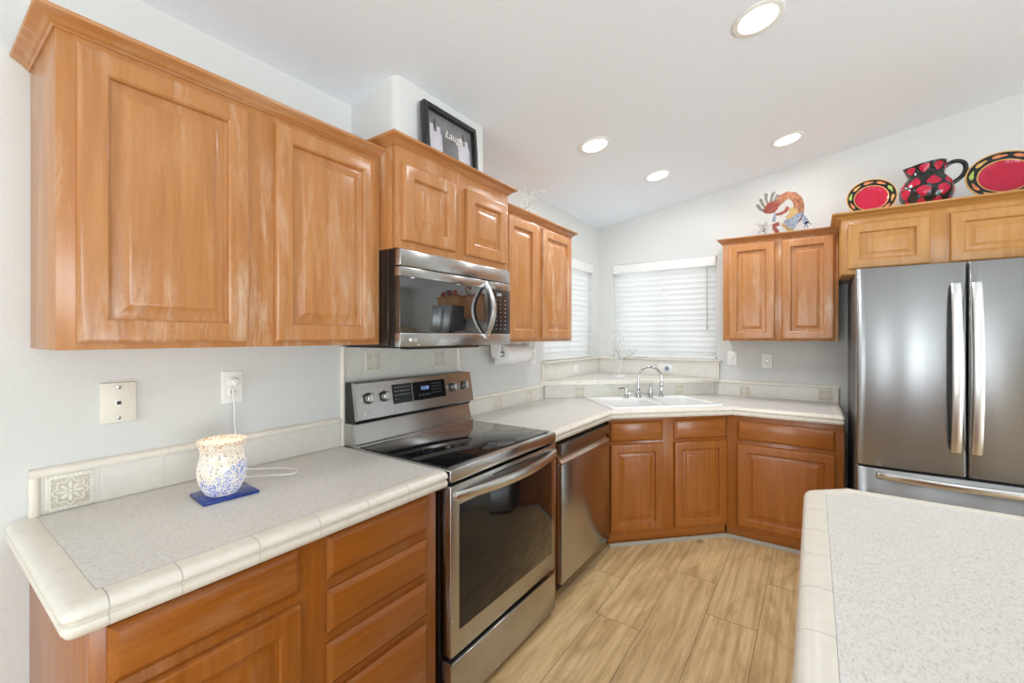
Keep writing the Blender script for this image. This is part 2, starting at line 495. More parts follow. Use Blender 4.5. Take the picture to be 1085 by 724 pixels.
def window(n, loc, rotz, x0, x1, flip):
    """local frame: x along the wall, +y outward"""
    w = bpy.data.objects.new('window_%d' % n, None); COL.objects.link(w); w.location = loc; w.rotation_euler = (0, 0, rotz); struct(w)
    b = B(); d0, d1 = .085, .135
    for (a, c, e, g) in ((x0, x0 + .05, WZ0, WZ1), (x1 - .05, x1, WZ0, WZ1), (x0 + .05, x1 - .05, WZ0, WZ0 + .05), (x0 + .05, x1 - .05, WZ1 - .05, WZ1), ((x0 + x1) / 2 - .02, (x0 + x1) / 2 + .02, WZ0 + .05, WZ1 - .05)):
        b.box(a, c, d0, d1, e, g, .003)
    b.done('window_frame', M['white'], w)
    b = B(); b.box(x0 + .051, (x0 + x1) / 2 - .021, .108, .112, WZ0 + .051, WZ1 - .051); b.box((x0 + x1) / 2 + .021, x1 - .051, .108, .112, WZ0 + .051, WZ1 - .051)
    b.done('pane', M['glass'], w)
    return w
window(1, (0, 0, 0), PI / 2, -WX1, -WX0, True)
window(2, (0, 0, 0), 0, WX0, WX1, False)

def blind(loc, rotz, x0, x1, label, wand_at):
    t = thing('window_blind', label, 'blind', (loc[0], loc[1], WZ0), rotz, 'white slatted window blinds')
    h = WZ1 - WZ0
    b = B(); b.box(x0 + .004, x1 - .004, -.012, .004, h - .085, h - .004, .003); b.box(x0 + .01, x1 - .01, .006, .05, h - .05, h - .006, .003)
    b.done('headrail', M['white'], t)
    b = B(); z = .045; k = 0; a0 = math.radians(66)
    while z < h - .06:
        a = a0 + math.radians(rnd.uniform(-5, 4)); cy = .030
        ring0, ring1 = [], []
        for i in range(7):
            s = (i / 6 - .5) * .052; bow = .0035 * (1 - (2 * (i / 6) - 1) ** 2)
            for off, lst in ((0, ring0), (.0022, ring1)):
                u, v_ = s, bow + off
                yy = cy + u * math.cos(a) + v_ * math.sin(a); zz = z - u * math.sin(a) + v_ * math.cos(a)
                lst.append((yy, zz))
        pr = ring0 + ring1[::-1]
        b.loops([[(x0 + .002, y, zz) for y, zz in pr], [(x1 - .002, y, zz) for y, zz in pr]])
        z += .0465; k += 1
    b.done('slats', M['slat'], t)
    b = B(); b.box(x0 + .008, x1 - .008, .008, .052, .004, .022, .004); b.done('bottom_rail', M['white'], t)
    b = B()
    for fx in (.12, .5, .88):
        xx = x0 + (x1 - x0) * fx; b.tube([(xx, .002, .02), (xx, .002, h - .05)], .0009, 6)
    b.done('ladder_cord', M['white'], t)
    if wand_at is not None:
        b = B(); b.tube([(wand_at, -.006, h - .10), (wand_at, -.006, h - .60)], .0032, 8); b.tube([(wand_at, -.006, h - .60), (wand_at, -.006, h - .625)], .005, 8)
        b.tube([(wand_at, .0, h - .07), (wand_at, -.006, h - .10)], .002, 6)
        b.done('tilt_wand', simple('clear_grey_wand', (.30, .30, .31), .3), t)
    return t
blind((0, 0, 0), PI / 2, -WX1, -WX0, 'white slatted blind on the corner window half hidden by a wall cabinet', None)
blind((0, 0, 0), 0, WX0, WX1, 'white slatted blind with grey tilt wand above the sink', WX1 - .075)

# ---------------------------------------------------------------- cabinets
DOOR = [(0, 0), (0, .013), (.003, .0185), (.008, .021), (.012, .0215), (.052, .0215), (.055, .0195), (.0575, .016), (.059, .007), (.062, .0055), (.068, .0055), (.094, .0150), (.097, .0162), (.100, .0165)]
DRAWER = [(0, 0), (0, .009), (.003, .012), (.013, .0185), (.017, .020)]
CROWN = [(0, 0), (-.006, 0), (-.009, .006), (-.013, .009), (-.016, .010), (-.021, .017), (-.032, .025), (-.043, .031), (-.047, .034), (-.052, .036), (-.055, .041), (-.055, .049), (0, .049)]

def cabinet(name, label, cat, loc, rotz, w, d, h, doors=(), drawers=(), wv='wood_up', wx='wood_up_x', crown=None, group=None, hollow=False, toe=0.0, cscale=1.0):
    """local frame: x along the wall, back at y=0, front at y=-d, z from 0"""
    t = thing(name, label, cat, loc, rotz, group)
    b = B()
    if hollow:
        b.box(0, .018, -d + .020, -.30, toe, h); b.box(w - .018, w, -d + .020, -.30, toe, h); b.box(.018, w - .018, -d + .020, -.30, toe, toe + .018)
    else:
        b.box(0, w, -d + .0195, -.001, toe, h, .0015)
    b.done('carcass', M[wv], t)
    if toe:
        b = B(); b.box(.0, w, -d + .012, -.02 if not hollow else -d + .03, 0, toe - .0005); b.done('toe_board', M[wx], t)
    # face frame: one slab bored where the doors and drawers sit reads the same from outside
    b = B(); b.box(0, w, -d, -d + .019, toe, h, .002); b.done('face_frame', M[wv], t)
    for (x0, x1, z0, z1) in doors:
        b = B(); b.raised(x0, x1, z0, z1, -d, DOOR); b.done('door', M[wv], t, angle=25)
    for (x0, x1, z0, z1) in drawers:
        b = B(); b.raised(x0, x1, z0, z1, -d, DRAWER); b.done('drawer', M[wx], t, angle=25)
    if crown:
        z, left, right = crown
        path = [(0, -.002 if left is True else left or 0), (0, -d), (w, -d), (w, -.002 if right is True else right or 0)]
        if left is None or left is False: path = path[1:]
        if right is None or right is False: path = path[:-1]
        b = B(); b.sweep(path, [(i * cscale, z + zz * cscale) for i, zz in CROWN]); b.done('crown_moulding', M[wx], t, angle=40)
    return t

# wall cabinets on the left wall
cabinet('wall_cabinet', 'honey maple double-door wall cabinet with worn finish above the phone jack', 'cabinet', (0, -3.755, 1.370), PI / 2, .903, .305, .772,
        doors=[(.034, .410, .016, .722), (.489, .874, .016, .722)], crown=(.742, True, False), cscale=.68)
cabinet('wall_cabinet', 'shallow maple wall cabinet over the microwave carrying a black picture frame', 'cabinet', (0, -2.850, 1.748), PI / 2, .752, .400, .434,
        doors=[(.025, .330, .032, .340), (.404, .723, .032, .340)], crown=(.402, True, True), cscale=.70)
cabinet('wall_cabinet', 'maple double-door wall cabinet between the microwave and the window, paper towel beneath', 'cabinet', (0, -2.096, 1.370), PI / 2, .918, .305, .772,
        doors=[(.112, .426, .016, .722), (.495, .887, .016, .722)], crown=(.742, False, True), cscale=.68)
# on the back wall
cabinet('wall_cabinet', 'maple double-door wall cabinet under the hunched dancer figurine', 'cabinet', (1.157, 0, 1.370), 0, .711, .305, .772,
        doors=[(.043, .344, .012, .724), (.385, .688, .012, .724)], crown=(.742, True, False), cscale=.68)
cabinet('wall_cabinet', 'golden maple cabinet over the refrigerator with plates and pitcher on top', 'cabinet', (1.870, 0, 1.782), 0, .960, .610, .374,
        doors=[(.032, .398, .030, .304), (.480, .846, .030, .304)], wv='wood_gold', wx='wood_gold_x', crown=(.334, True, True), cscale=.85)
# base cabinets
DRW = [(.482, .862, .725, .843), (.482, .862, .573, .692), (.482, .862, .424, .543), (.482, .862, .12, .396)]
cabinet('base_cabinet', 'amber maple base cabinet with four-drawer stack under the lamp counter', 'cabinet', (0, -3.757, 0), PI / 2, .914, .610, .856,
        doors=[(.025, .404, .12, .697)], drawers=[(.025, .404, .727, .843)] + DRW, wv='wood_base', wx='wood_base_x', toe=.09)
c1 = cabinet('base_cabinet', 'amber maple corner cabinet with two doors under the sink', 'cabinet', (0, 0, 0), PI / 4, .874, 1.294, .856,
        doors=[(.007, .387, .094, .679), (.472, .868, .094, .679)], drawers=[(.007, .387, .696, .830), (.472, .868, .696, .830)], wv='wood_base', wx='wood_base_x', toe=.07, hollow=True)
sh = Matrix.Translation((-.437, 0, 0))
for ch in c1.children: ch.data.transform(sh)
cabinet('base_cabinet', 'amber maple single-door base cabinet between the sink corner and the refrigerator', 'cabinet', (1.226, 0, 0), 0, .660, .610, .856,
        doors=[(.071, .617, .097, .664)], drawers=[(.071, .617, .690, .820)], wv='wood_base', wx='wood_base_x', toe=.07)
b = B(); b.box(0.05, .608, -2.040, -1.948, 0, .856, .0015)
tag(b.done('filler_panel', M['wood_base']), 'narrow amber maple filler panel between the range and the dishwasher', 'panel')
# floor trim along the toe boards of the sink corner
b = B(); pth = [(.612, -1.235), (1.222, -.612), (1.886, -.612)]
b.sweep(pth, [(-.018, .0005), (-.018, .006), (-.014, .014), (-.006, .020), (.0, .022), (.0, .0005)])
struct(b.done('trim_1', simple('shade_toned_toe_trim', lin(160, 150, 134), .5)))  # off-white trim, its colour darkened for the shade it sits in

# ---------------------------------------------------------------- counters
EDGE = [(.056, .9140), (.050, .9158), (.032, .9165), (.018, .9150), (.008, .9105), (.002, .9035), (.0, .8970), (.002, .8915), (.0095, .8865), (.0095, .8845), (.003, .8815), (.001, .8760), (.0025, .8680), (.007, .8610), (.013, .8575), (.056, .857)]
def fillet(path, i, r=.024, n=4):
    a, p, c = Vector(path[i - 1]), Vector(path[i]), Vector(path[i + 1])
    u, v = (a - p).normalized(), (c - p).normalized(); p0, p1 = p + u * r, p + v * r
    q = [tuple(p0 * (1 - t) ** 2 + p * 2 * t * (1 - t) + p1 * t * t) for t in [k / n for k in range(n + 1)]]
    for e in q: FILLET[(round(e[0], 5), round(e[1], 5))] = ([tuple(a), tuple(p), tuple(c)], r)
    return list(path[:i]) + q + list(path[i + 1:])
def counter(name, label, path, slab_extra, joints, hole=None):
    t = thing(name, label, 'countertop', (path[0][0], path[0][1], .857))
    inner = offset_path(path, .0565)
    inner = [p for i, p in enumerate(inner) if i == 0 or (p - inner[i - 1]).length > 1e-4]
    b = B(); b.prism([(p.x, p.y) for p in inner] + list(slab_extra), .862, .9145)
    s = b.done('laminate_top', M['laminate'], t, world=True)
    if hole is not None:
        bpy.context.view_layer.update(); boolean_cut(s, hole)
        for p_ in s.data.polygons: p_.use_smooth = False
    L = path_len(path); js = [0] + [j for j in joints if 0 < j < L] + [L]
    b = B()
    for a, c in zip(js, js[1:]):
        p = sub_path(path, a + (.0008 if a > 0 else 0), c - (.0008 if c < L else 0))
        b.sweep(p, EDGE)
    b.sweep(path, [(i + .0022 if i < .05 else i - .0005, z - (.0022 if z > .9 else -.002 if z < .862 else 0)) for i, z in EDGE], m=1)
    b.done('edge_tiles', [M['tile_edge'], M['grout']], t, world=True, angle=40)
    return t
def joint_list(s0, L, step=.1535):
    out = []; s = s0
    while s > 0: s -= step
    while s < L:
        if s > .01: out.append(s)
        s += step
    return out
pL = [(.0015, -3.800), (.655, -3.800), (.655, -2.826)]
jl = [.20, .40] + [.599 + .0] + [.655 + .056 + .1535 * k for k in range(7)]
jl = [.14, .293, .446, .708] + [.822 + .154 * k for k in range(7)]
pL = fillet(pL, 1)
counter('countertop', 'pale flecked laminate countertop with ivory tile edge holding the mosaic lamp', pL, [(.0015, -2.826)], jl)
E1 = (.655, -2.040); A = (.655, -1.272); Bc = (1.272, -.655); E2 = (1.890, -.655)
pR = fillet([E1, A, Bc, E2, (1.890, -.0015)], 3, .024)
hb = B(); cx0 = 1.485 / 2
hb.box(-.395, .395, -.235, .235, .7, 1.0)
hb.move(Matrix.Translation((cx0, -cx0, 0)) @ Matrix.Rotation(PI / 4, 4, 'Z'))
cut = hb.done('cutter', M['white'])
LA = .768; LB = LA + .8726
jr = [.03 + .1535 * k for k in range(5)] + [LA + .002 + .1245 * k for k in range(8)] + [LB + .11 + .148 * k for k in range(4)] + [LB + .617 + .1 * k for k in range(1, 7)]
counter('countertop', 'pale L-shaped laminate countertop with ivory tile edge wrapping the sink corner', pR, [(.0015, -.0015), (.0015, -2.040)], jr, cut)
# island
pI = [(1.706, -3.780), (1.706, -2.296), (1.812, -2.200), (2.760, -2.200), (2.760, -3.780)]
pI = fillet(pI[::-1], 3, .024)
LI = path_len(pI)
counter('countertop', 'white flecked island countertop with a clipped corner near the refrigerator', pI, [], [LI - s for s in sorted([.07 + .1535 * k for k in range(10)] + [1.484 + .14 + .1535 * k for k in range(8)] + [1.484], reverse=True)])
t = thing('kitchen_island', 'maple kitchen island base beneath the white clipped-corner countertop', 'island', (2.23, -3.0, 0))
b = B(); b.prism([(1.745, -3.74), (2.72, -3.74), (2.72, -2.245), (1.845, -2.245), (1.745, -2.335)], .09, .8565); b.done('carcass', M['wood_base'], t, world=True)
b = B(); b.prism([(1.79, -3.69), (2.67, -3.69), (2.67, -2.29), (1.865, -2.29), (1.79, -2.36)], 0, .0895); b.done('toe_board', M['wood_base_x'], t, world=True)

# ---------------------------------------------------------------- tile splashes
CAP = [(0, 0), (-.014, 0), (-.0165, .004), (-.018, .011), (-.016, .018), (-.010, .0225), (0, .024)]
def deco_mesh(size):
    """relief tile facing -y, centred on the origin"""
    b = B(); h = size / 2
    b.box(-h, h, -.0025, 0, -h, h, .0008, m=0)
    b.box(-h * .80, h * .80, -.0032, -.0024, -h * .80, h * .80, m=1)
    ring = [(math.cos(t) * h * (.66 + .09 * math.cos(8 * t)), -.0036, math.sin(t) * h * (.66 + .09 * math.cos(8 * t))) for t in [2 * PI * i / 64 for i in range(64)]]
    b.tube(ring, .0017, 6, 0, closed=True)
    for k in range(8):
        a = k * PI / 4; rr = .40 if k % 2 == 0 else .33
        cx, cz = math.cos(a) * h * .34, math.sin(a) * h * .34
        pts = []
        for i in range(12):
            u = 2 * PI * i / 12; px, pz = math.cos(u) * h * .20 * rr / .33, math.sin(u) * h * .085
            pts.append((cx + px * math.cos(a) - pz * math.sin(a), cz + px * math.sin(a) + pz * math.cos(a)))
        b.loops([[(x, -.003, z) for x, z in pts], [(cx + (x - cx) * .7, -.0052, cz + (z - cz) * .7) for x, z in pts]], 0)
    b.ball((0, -.004, 0), .004, 0)
    for i in range(40):
        u = -h * .92 + 2 * h * .92 * (i % 10) / 9.0; s = .89 * h
        p = [(u, s), (u, -s), (s, u), (-s, u)][i // 10]
        b.ball((p[0], -.003, p[1]), .0016, 1, 6)
    return b
_deco = {}
def splash(label, loc, rotz, w, h, deco=(), ends=(False, False), cap=True, tile_w=.152, x_start=0.0, rows=None, dsize=.088, capgap=.304):
    t = thing('tile_backsplash', label, 'backsplash', loc, rotz)
    hh = h - (.024 if cap else 0); e0 = .022 if ends[0] else 0; e1 = .022 if ends[1] else 0
    b = B(); x = e0 + x_start
    edges = [e0]
    while x < w - e1 - .004:
        if x > e0 + .004: edges.append(x)
        x += tile_w
    edges.append(w - e1)
    zr = rows or [0, hh]
    b.box(.0005, w - .0005, -.0073, 0, .0005, hh, m=1)
    for a, c in zip(edges, edges[1:]):
        for z0, z1 in zip(zr, zr[1:]):
            b.box(a + .0007, c - .0007, -.008, -.0052, z0 + .0007, z1 - .0007, .0006, m=0, seg=1)
    b.done('tile_field', [M['tile'], M['grout']], t)
    if cap:
        b = B(); js = [0]
        while js[-1] + capgap < w: js.append(js[-1] + capgap)
        js.append(w)
        for a, c in zip(js, js[1:]):
            b.sweep([(a + .0005, 0), (c - .0005, 0)], [(i, hh + z) for i, z in CAP])
        b.done('cap_rail', M['tile_edge'], t, angle=40)
    for on, x0, x1 in ((ends[0], 0, .022), (ends[1], w - .022, w)):
        if on:
            b = B(); pr = [(x0, 0), (x0, -.011), (x0 + .005, -.017), (x0 + .011, -.018), (x0 + .017, -.016), (x1, -.009), (x1, 0)]
            b.prism(pr, 0, hh + (.002 if cap else 0)); b.done('end_trim', M['tile_edge'], t, angle=40)
    for (dx, dz) in deco:
        if dsize not in _deco:
            o = deco_mesh(dsize).done('relief_tile', [M['relief'], M['relief_bg']], t); _deco[dsize] = o
        else:
            o = _deco[dsize].copy(); COL.objects.link(o); o.parent = t
        o.location = (dx, -.0081, dz)
    return t
ZC = .9150
splash('low ivory tile backsplash with a large flower relief behind the mosaic lamp', (.0015, -3.760, ZC), PI / 2, .930, .128, deco=[(.080, .052)], ends=(True, False), dsize=.098, x_start=.120)
splash('tall ivory tile panel on the wall behind the range', (.0015, -2.828, ZC), PI / 2, .788, .442, deco=[(.172, .365), (.614, .362)], ends=(True, True), cap=False, rows=[0, .145, .292, .442], dsize=.0881, x_start=.10)
splash('low ivory tile backsplash below the paper towel roll', (.0015, -2.038, ZC), PI / 2, .955, .116, deco=[(.375, .046), (.76, .046)], dsize=.0882)
splash('low ivory tile backsplash ending beside the refrigerator', (1.078, -.0015, ZC), 0, .808, .127, deco=[(.195, .048), (.722, .052)], ends=(False, True), dsize=.0883, x_start=.10)
# raised corner ledge behind the sink
LG = 1.075
t = thing('corner_ledge', 'raised ivory tile ledge filling the corner behind the sink', 'ledge', (.36, -.36, ZC))
b = B(); b.prism([(.002, -.002), (.002, -LG + .03), (LG - .03, -.002)], 0 + ZC, 1.020); b.done('ledge_core', [M['tile'], M['grout']], t, world=True)
b = B(); NOSE = [(.05, 1.0215), (.004, 1.0215), (.0, 1.026), (.0, 1.034), (.004, 1.0375), (.001, 1.041), (.001, 1.047), (.006, 1.0515), (.014, 1.053), (.05, 1.053)]
p0, p1 = Vector((.002, -1.108)), Vector((1.108, -.002)); L = (p1 - p0).length
for k in range(10):
    a, c = p0 + (p1 - p0) * (k / 10 + .0006), p0 + (p1 - p0) * ((k + 1) / 10 - .0006); b.sweep([a, c], NOSE)
b.done('nosing_tiles', M['tile_edge'], t, world=True, angle=40)
b = B(); q = 1.108 - .0715; b.prism([(.002, -.002), (.002, -q), (q, -.002)], 1.0205, 1.0525); b.done('ledge_top', M['laminate'], t, world=True)
# front face tiles below the nosing
tt = thing('tile_backsplash', 'diagonal ivory tile strip under the corner ledge behind the faucet', 'backsplash', ((LG - .03) / 2, -(LG - .03) / 2, ZC), PI / 4)
b = B(); W2 = (LG - .03) * math.sqrt(2) / 2 - .003
b.box(-W2, W2, -.0078, -.0005, .0005, .104, m=1)
xs = [-W2 + .152 * i for i in range(10) if -W2 + .152 * i < W2 - .01] + [W2]
for a, c in zip(xs, xs[1:]): b.box(a + .0007, c - .0007, -.0085, -.0055, .001, .104, .0006, seg=1)
b.done('tile_field', [M['tile'], M['grout']], tt)
for dx in (-.45, .41):
    o = _deco[.0882].copy(); COL.objects.link(o); o.parent = tt; o.location = (dx, -.0087, .048)
# splashes between the ledge and the two window sills
def sill_splash(label, loc, rotz, w, flip):
    t = thing('tile_backsplash', label, 'backsplash', loc, rotz)
    b = B(); h = .132
    b.box(.0005, w, -.0073, 0, 0, h, m=1)
    xs = [.0] + [.085 + .152 * i for i in range(8) if .085 + .152 * i < w - .02] + [w - .022]
    if flip: xs = [w - x for x in xs][::-1]
    for a, c in zip(xs, xs[1:]): b.box(a + .0007, c - .0007, -.008, -.0052, .0007, h - .0007, .0006, seg=1)
    b.done('tile_field', [M['tile'], M['grout']], t)
    x0, x1 = (w - .022, w) if not flip else (0, .022)
    b = B(); b.prism([(x0, 0), (x0, -.011), (x0 + .005, -.017), (x0 + .011, -.018), (x0 + .017, -.016), (x1, -.009), (x1, 0)], 0, h); b.done('end_trim', M['tile_edge'], t, angle=40)
    b = B(); b.sweep([(-.0 if not flip else -.012, 0), (w + (.012 if not flip else 0), 0)], [(0, h), (-.016, h), (-.022, h + .006), (-.032, h + .010), (-.034, h + .016), (-.030, h + .021), (0, h + .022)]); b.done('sill_rail', M['tile_edge'], t, angle=40)
    return t
sill_splash('ivory tile strip under the sill of the blind over the sink', (.0015, -.0015, 1.0530), 0, 1.085, False)
sill_splash('ivory tile strip under the sill of the half hidden corner window', (.0015, -1.088, 1.0530), PI / 2, 1.065, True)

# ---------------------------------------------------------------- sink and faucet
def rrect(x0, x1, y0, y1, r, z, n=5):
    out = []
    for cx, cy, a in ((x1 - r, y1 - r, 0), (x0 + r, y1 - r, PI / 2), (x0 + r, y0 + r, PI), (x1 - r, y0 + r, 1.5 * PI)):
        for i in range(n + 1):
            u = a + PI / 2 * i / n; out.append((cx + r * math.cos(u), cy + r * math.sin(u), z))
    return out
sink = thing('kitchen_sink', 'white double-bowl enamel sink set across the corner counter', 'sink', (cx0, -cx0, .9147), PI / 4)
b = B(); w2, d2 = .420, .262
b.loops([rrect(-.385, .385, -.225, .225, .03, -.19), rrect(-.388, .388, -.228, .228, .03, 0), rrect(-w2, w2, -d2, d2, .035, 0), rrect(-w2, w2, -d2, d2, .035, .006), rrect(-w2 + .004, w2 - .004, -d2 + .004, d2 - .004, .033, .011), rrect(-w2 + .02, w2 - .02, -d2 + .02, d2 - .02, .03, .0125)])
rim = b.done('sink_basin', M['porcelain'], sink)
cb = B()
for x0, x1 in ((-.372, -.014), (.014, .372)):
    cb.loops([rrect(x0 + .02, x1 - .02, -.19, .125, .05, -.165), rrect(x0 + .006, x1 - .006, -.206, .141, .06, -.15), rrect(x0, x1, -.212, .147, .06, 0), rrect(x0 - .004, x1 + .004, -.216, .151, .06, .02)])
co = cb.done('cutter', M['porcelain'], sink)
bpy.context.view_layer.update(); boolean_cut(rim, co)
for x in (-.19, .19):
    b = B(); b.lathe([(.045, -.1645), (.045, -.161), (.038, -.160), (.02, -.162)], (x, -.03, 0), 24); b.done('drain', M['chrome'], sink)

f = thing('kitchen_faucet', 'chrome bridge faucet with tall gooseneck spout at the sink', 'faucet', (.610, -.642, .9273), PI / 4)
b = B()
b.lathe([(.026, 0), (.026, .006), (.018, .012), (.0145, .02), (.0145, .035), (.017, .040), (.017, .048), (.012, .055), (.0105, .075)], (0, 0, 0), 20)
pts = [(0, 0, .07), (0, 0, .13), (0, 0, .150)]
R = .088; dx, dy = .95, -.31
for i in range(1, 17):
    a = PI * i / 16 * 1.02; pts.append((dx * R * (1 - math.cos(a)), dy * R * (1 - math.cos(a)), .150 + R * math.sin(a)))
e = pts[-1]; pts += [(e[0] - .002, e[1], e[2] - .02)]
b.tube(pts, .0098, 12)
b.lathe([(.0125, -.045), (.014, -.040), (.014, -.012), (.012, -.002), (.0095, .0)], (pts[-1][0], pts[-1][1], pts[-1][2] + .004), 16)
b.done('gooseneck_spout', M['chrome'], f)
for x, s in ((-.102, -1), (.102, 1)):
    b = B(); b.lathe([(.024, 0), (.024, .005), (.016, .010), (.013, .02), (.016, .024), (.016, .031), (.010, .037), (.009, .062), (.012, .066), (.012, .076), (.007, .081)], (x, 0, 0), 20)
    b.tube([(x, 0, .071), (x + s * .0 - .03 if s < 0 else x + .03, -.004, .077), (x - .062 if s < 0 else x + .062, -.010, .074)], [.0062, .006, .0075], 10)
    b.done('lever_handle', M['chrome'], f)
b = B(); b.tube([(-.102, 0, .028), (.102, 0, .028)], .0085, 12); b.done('bridge_bar', M['chrome'], f)
sp = thing('side_sprayer', 'chrome side sprayer standing beside the faucet handles', 'sprayer', (.741, -.492, .9273), PI / 4)
b = B(); b.lathe([(.024, 0), (.024, .005), (.016, .011), (.0135, .022)], (0, 0, 0), 20); b.done('sprayer_base', M['chrome'], sp)
b = B(); b.lathe([(.012, .0225), (.0135, .045), (.014, .065), (.011, .082), (.015, .092), (.016, .105), (.010, .112)], (0, 0, 0), 20); b.done('spray_head', M['chrome'], sp)

# ---------------------------------------------------------------- range
R0, R1 = -2.818, -2.046; RW = R1 - R0
rg = thing('kitchen_range', 'stainless steel electric range with black glass cooktop', 'range', (.02, R0, 0), PI / 2)
# local: x along the wall, y = -(distance from wall - .02)
def X(d): return -(d - .02)
b = B(); b.box(.004, RW - .004, X(.600), X(.035), .03, .900, .003); b.done('range_body', M['brown_black'], rg)
b = B(); b.box(0, RW, X(.660), X(.06), .9005, .918, .004); b.box(0, RW, X(.662), X(.632), .872, .9175, .005); b.done('cooktop_frame', M['steel'], rg)
b = B(); b.box(.012, RW - .012, X(.628), X(.118), .9182, .9225, .0015); ck = b.done('glass_cooktop', M['black_glass'], rg)
def ring(cx, cd, r, w=.0016):
    b = B(); n = 48
    b.loops([[(cx + (r - w) * math.cos(2 * PI * i / n), X(cd) + (r - w) * math.sin(2 * PI * i / n), .9228) for i in range(n)], [(cx + r * math.cos(2 * PI * i / n), X(cd) + r * math.sin(2 * PI * i / n), .9228) for i in range(n)]], cap0=False, cap1=False)
    o = b.done('burner_ring', M['ring'], ck)
for (cx, cd, r) in ((.20, .47, .115), (.20, .47, .075), (.20, .235, .085), (.575, .475, .095), (.575, .24, .085), (.39, .235, .055)): ring(cx, cd, r)
# backguard: slanted skirt and leaning control panel
def yzprism(b, prof, x0, x1, m=0):
    b.loops([[(x0, y, z) for y, z in prof], [(x1, y, z) for y, z in prof]], m); return b
b = B(); yzprism(b, [(X(.022), .9185), (X(.118), .9185), (X(.116), .926), (X(.104), .930), (X(.082), 1.016), (X(.022), 1.016)], 0, RW); b.done('backguard_skirt', M['steel'], rg)
b = B(); yzprism(b, [(X(.022), 1.0165), (X(.094), 1.0165), (X(.098), 1.030), (X(.070), 1.192), (X(.062), 1.196), (X(.022), 1.196)], .004, RW - .004); b.done('backguard_housing', M['black'], rg)
b = B(); yzprism(b, [(X(.099), 1.0305), (X(.118), 1.0335), (X(.120), 1.037), (X(.092), 1.194), (X(.088), 1.197), (X(.0705), 1.196)], 0, RW); pn = b.done('control_panel', M['steel'], rg)
tilt = math.atan2(.028, .157)
def on_panel(z): return X(.120 - (.028) * (z - 1.037) / .157)
def panel_slab(x0, x1, z0, z1, o0, o1):
    b = B(); yzprism(b, [(on_panel(z0) - o0, z0), (on_panel(z0) - o1, z0), (on_panel(z1) - o1, z1), (on_panel(z1) - o0, z1)], x0, x1); return b
dsp = panel_slab(.200, .553, 1.084, 1.174, .0003, .0018).done('display_panel', M['black_glass'], rg)
panel_slab(.318, .322, 1.086, 1.172, .0019, .0023).done('display_divider', M['grey_print'], dsp)
b = B()
for r_ in range(4):
    for c_ in range(6 if r_ < 3 else 1):
        z = 1.160 - .018 * r_; x = .212 + .017 * c_
        yy = on_panel(z); b.box(x, x + .009, yy - .0024, yy - .0019, z - .0022, z + .0008)
for r_ in range(4):
    for c_ in range(5):
        z = 1.158 - .015 * r_; x = .455 + .015 * c_
        yy = on_panel(z); b.box(x, x + .004, yy - .0024, yy - .0019, z - .0016, z + .0010)
for c_ in range(4):
    z = 1.108; x = .362 + .022 * c_; yy = on_panel(z); b.box(x, x + .010, yy - .0024, yy - .0019, z - .002, z + .001)
b.done('key_marks', M['grey_print'], dsp)['kind'] = 'stuff'
m = N('blue_display_digits'); m.color((.1, .15, .4)); m.b.inputs['Emission Color'].default_value = (.35, .45, 1.0, 1); m.b.inputs['Emission Strength'].default_value = .9
text_mesh('clock_digits', '10:08', .026, m.mat, dsp, (.405, on_panel(1.140) - .0024, 1.140), (PI / 2 - tilt, 0, 0))
for kx in (.064, .152, .610, .704):
    z = 1.126; yy = on_panel(z)
    b = B(); b.lathe([(.0245, 0), (.0245, -.004), (.0225, -.006)], (0, 0, 0), 28, axis='Y', m=1)
    b.lathe([(.0215, -.006), (.0205, -.026), (.018, -.029)], (0, 0, 0), 28, axis='Y')
    b.box(-.0045, .0045, -.034, -.027, -.018, .018, .002)
    b.move(Matrix.Translation((kx, yy - .0003, z)) @ Matrix.Rotation(-tilt, 4, 'X'))
    b.done('control_knob', [M['steel'], M['black']], rg)
text_mesh('maker_logo', 'LG', .015, M['grey_print'], rg, (.062, on_panel(1.060) - .0006, 1.060), (PI / 2 - tilt, 0, 0))
b = B()
for i in range(9):
    x = .018 + .02 * 0; a = PI * 2 * i / 9
b.lathe([(.0065, 0), (.0065, -.0006)], (.042, on_panel(1.060) - .0002, 1.060), 20, axis='Y'); b.done('logo_disc', M['relief'], rg)
# oven door
od = thing.__call__ if False else None
b = B(); b.box(.004, RW - .004, X(.658), X(.603), .232, .858, .006)
# recess for the window is a darker slab set in the face
door = b.done('oven_door', M['steel'], rg)
b = B(); b.box(.048, RW - .036, X(.6592), X(.650), .318, .782, .002); b.done('oven_window', M['oven_glass'], door)
b = B(); b.box(.25, .56, X(.6585), X(.64), .836, .842, .001)
for i in range(4): b.box(.26 + .075 * i, .32 + .075 * i, X(.6587), X(.64), .8375, .8405)
b.done('vent_slots', M['slot'], door)
# bowed handle, wide flat bar
def bow_bar(b, x0, x1, d_end, d_mid, z, hgt, thk, n=20, zdrop=0.0):
    rings = []
    for i in range(n + 1):
        u = i / n; s = math.sin(PI * u) ** .8 if 0 < u < 1 else 0
        x = x0 + (x1 - x0) * u; d = d_end + (d_mid - d_end) * s; zz = z + zdrop * s
        hh = hgt * (.80 + .2 * s) / 2
        prof = [(-thk, -hh * .8), (-thk * .2, -hh), (0, -hh * .75), (thk * .15, 0), (0, hh * .75), (-thk * .2, hh), (-thk, hh * .8)]
        rings.append([(x, X(d + p[0]), zz + p[1]) for p in prof])
    b.loops(rings)
b = B(); bow_bar(b, .018, RW - .012, .672, .725, .820, .040, .018)
b.box(.016, .036, X(.672), X(.6575), .806, .834, .003); b.box(RW - .032, RW - .010, X(.672), X(.6575), .806, .834, .003)
b.done('oven_handle', M['handle_x'], door)
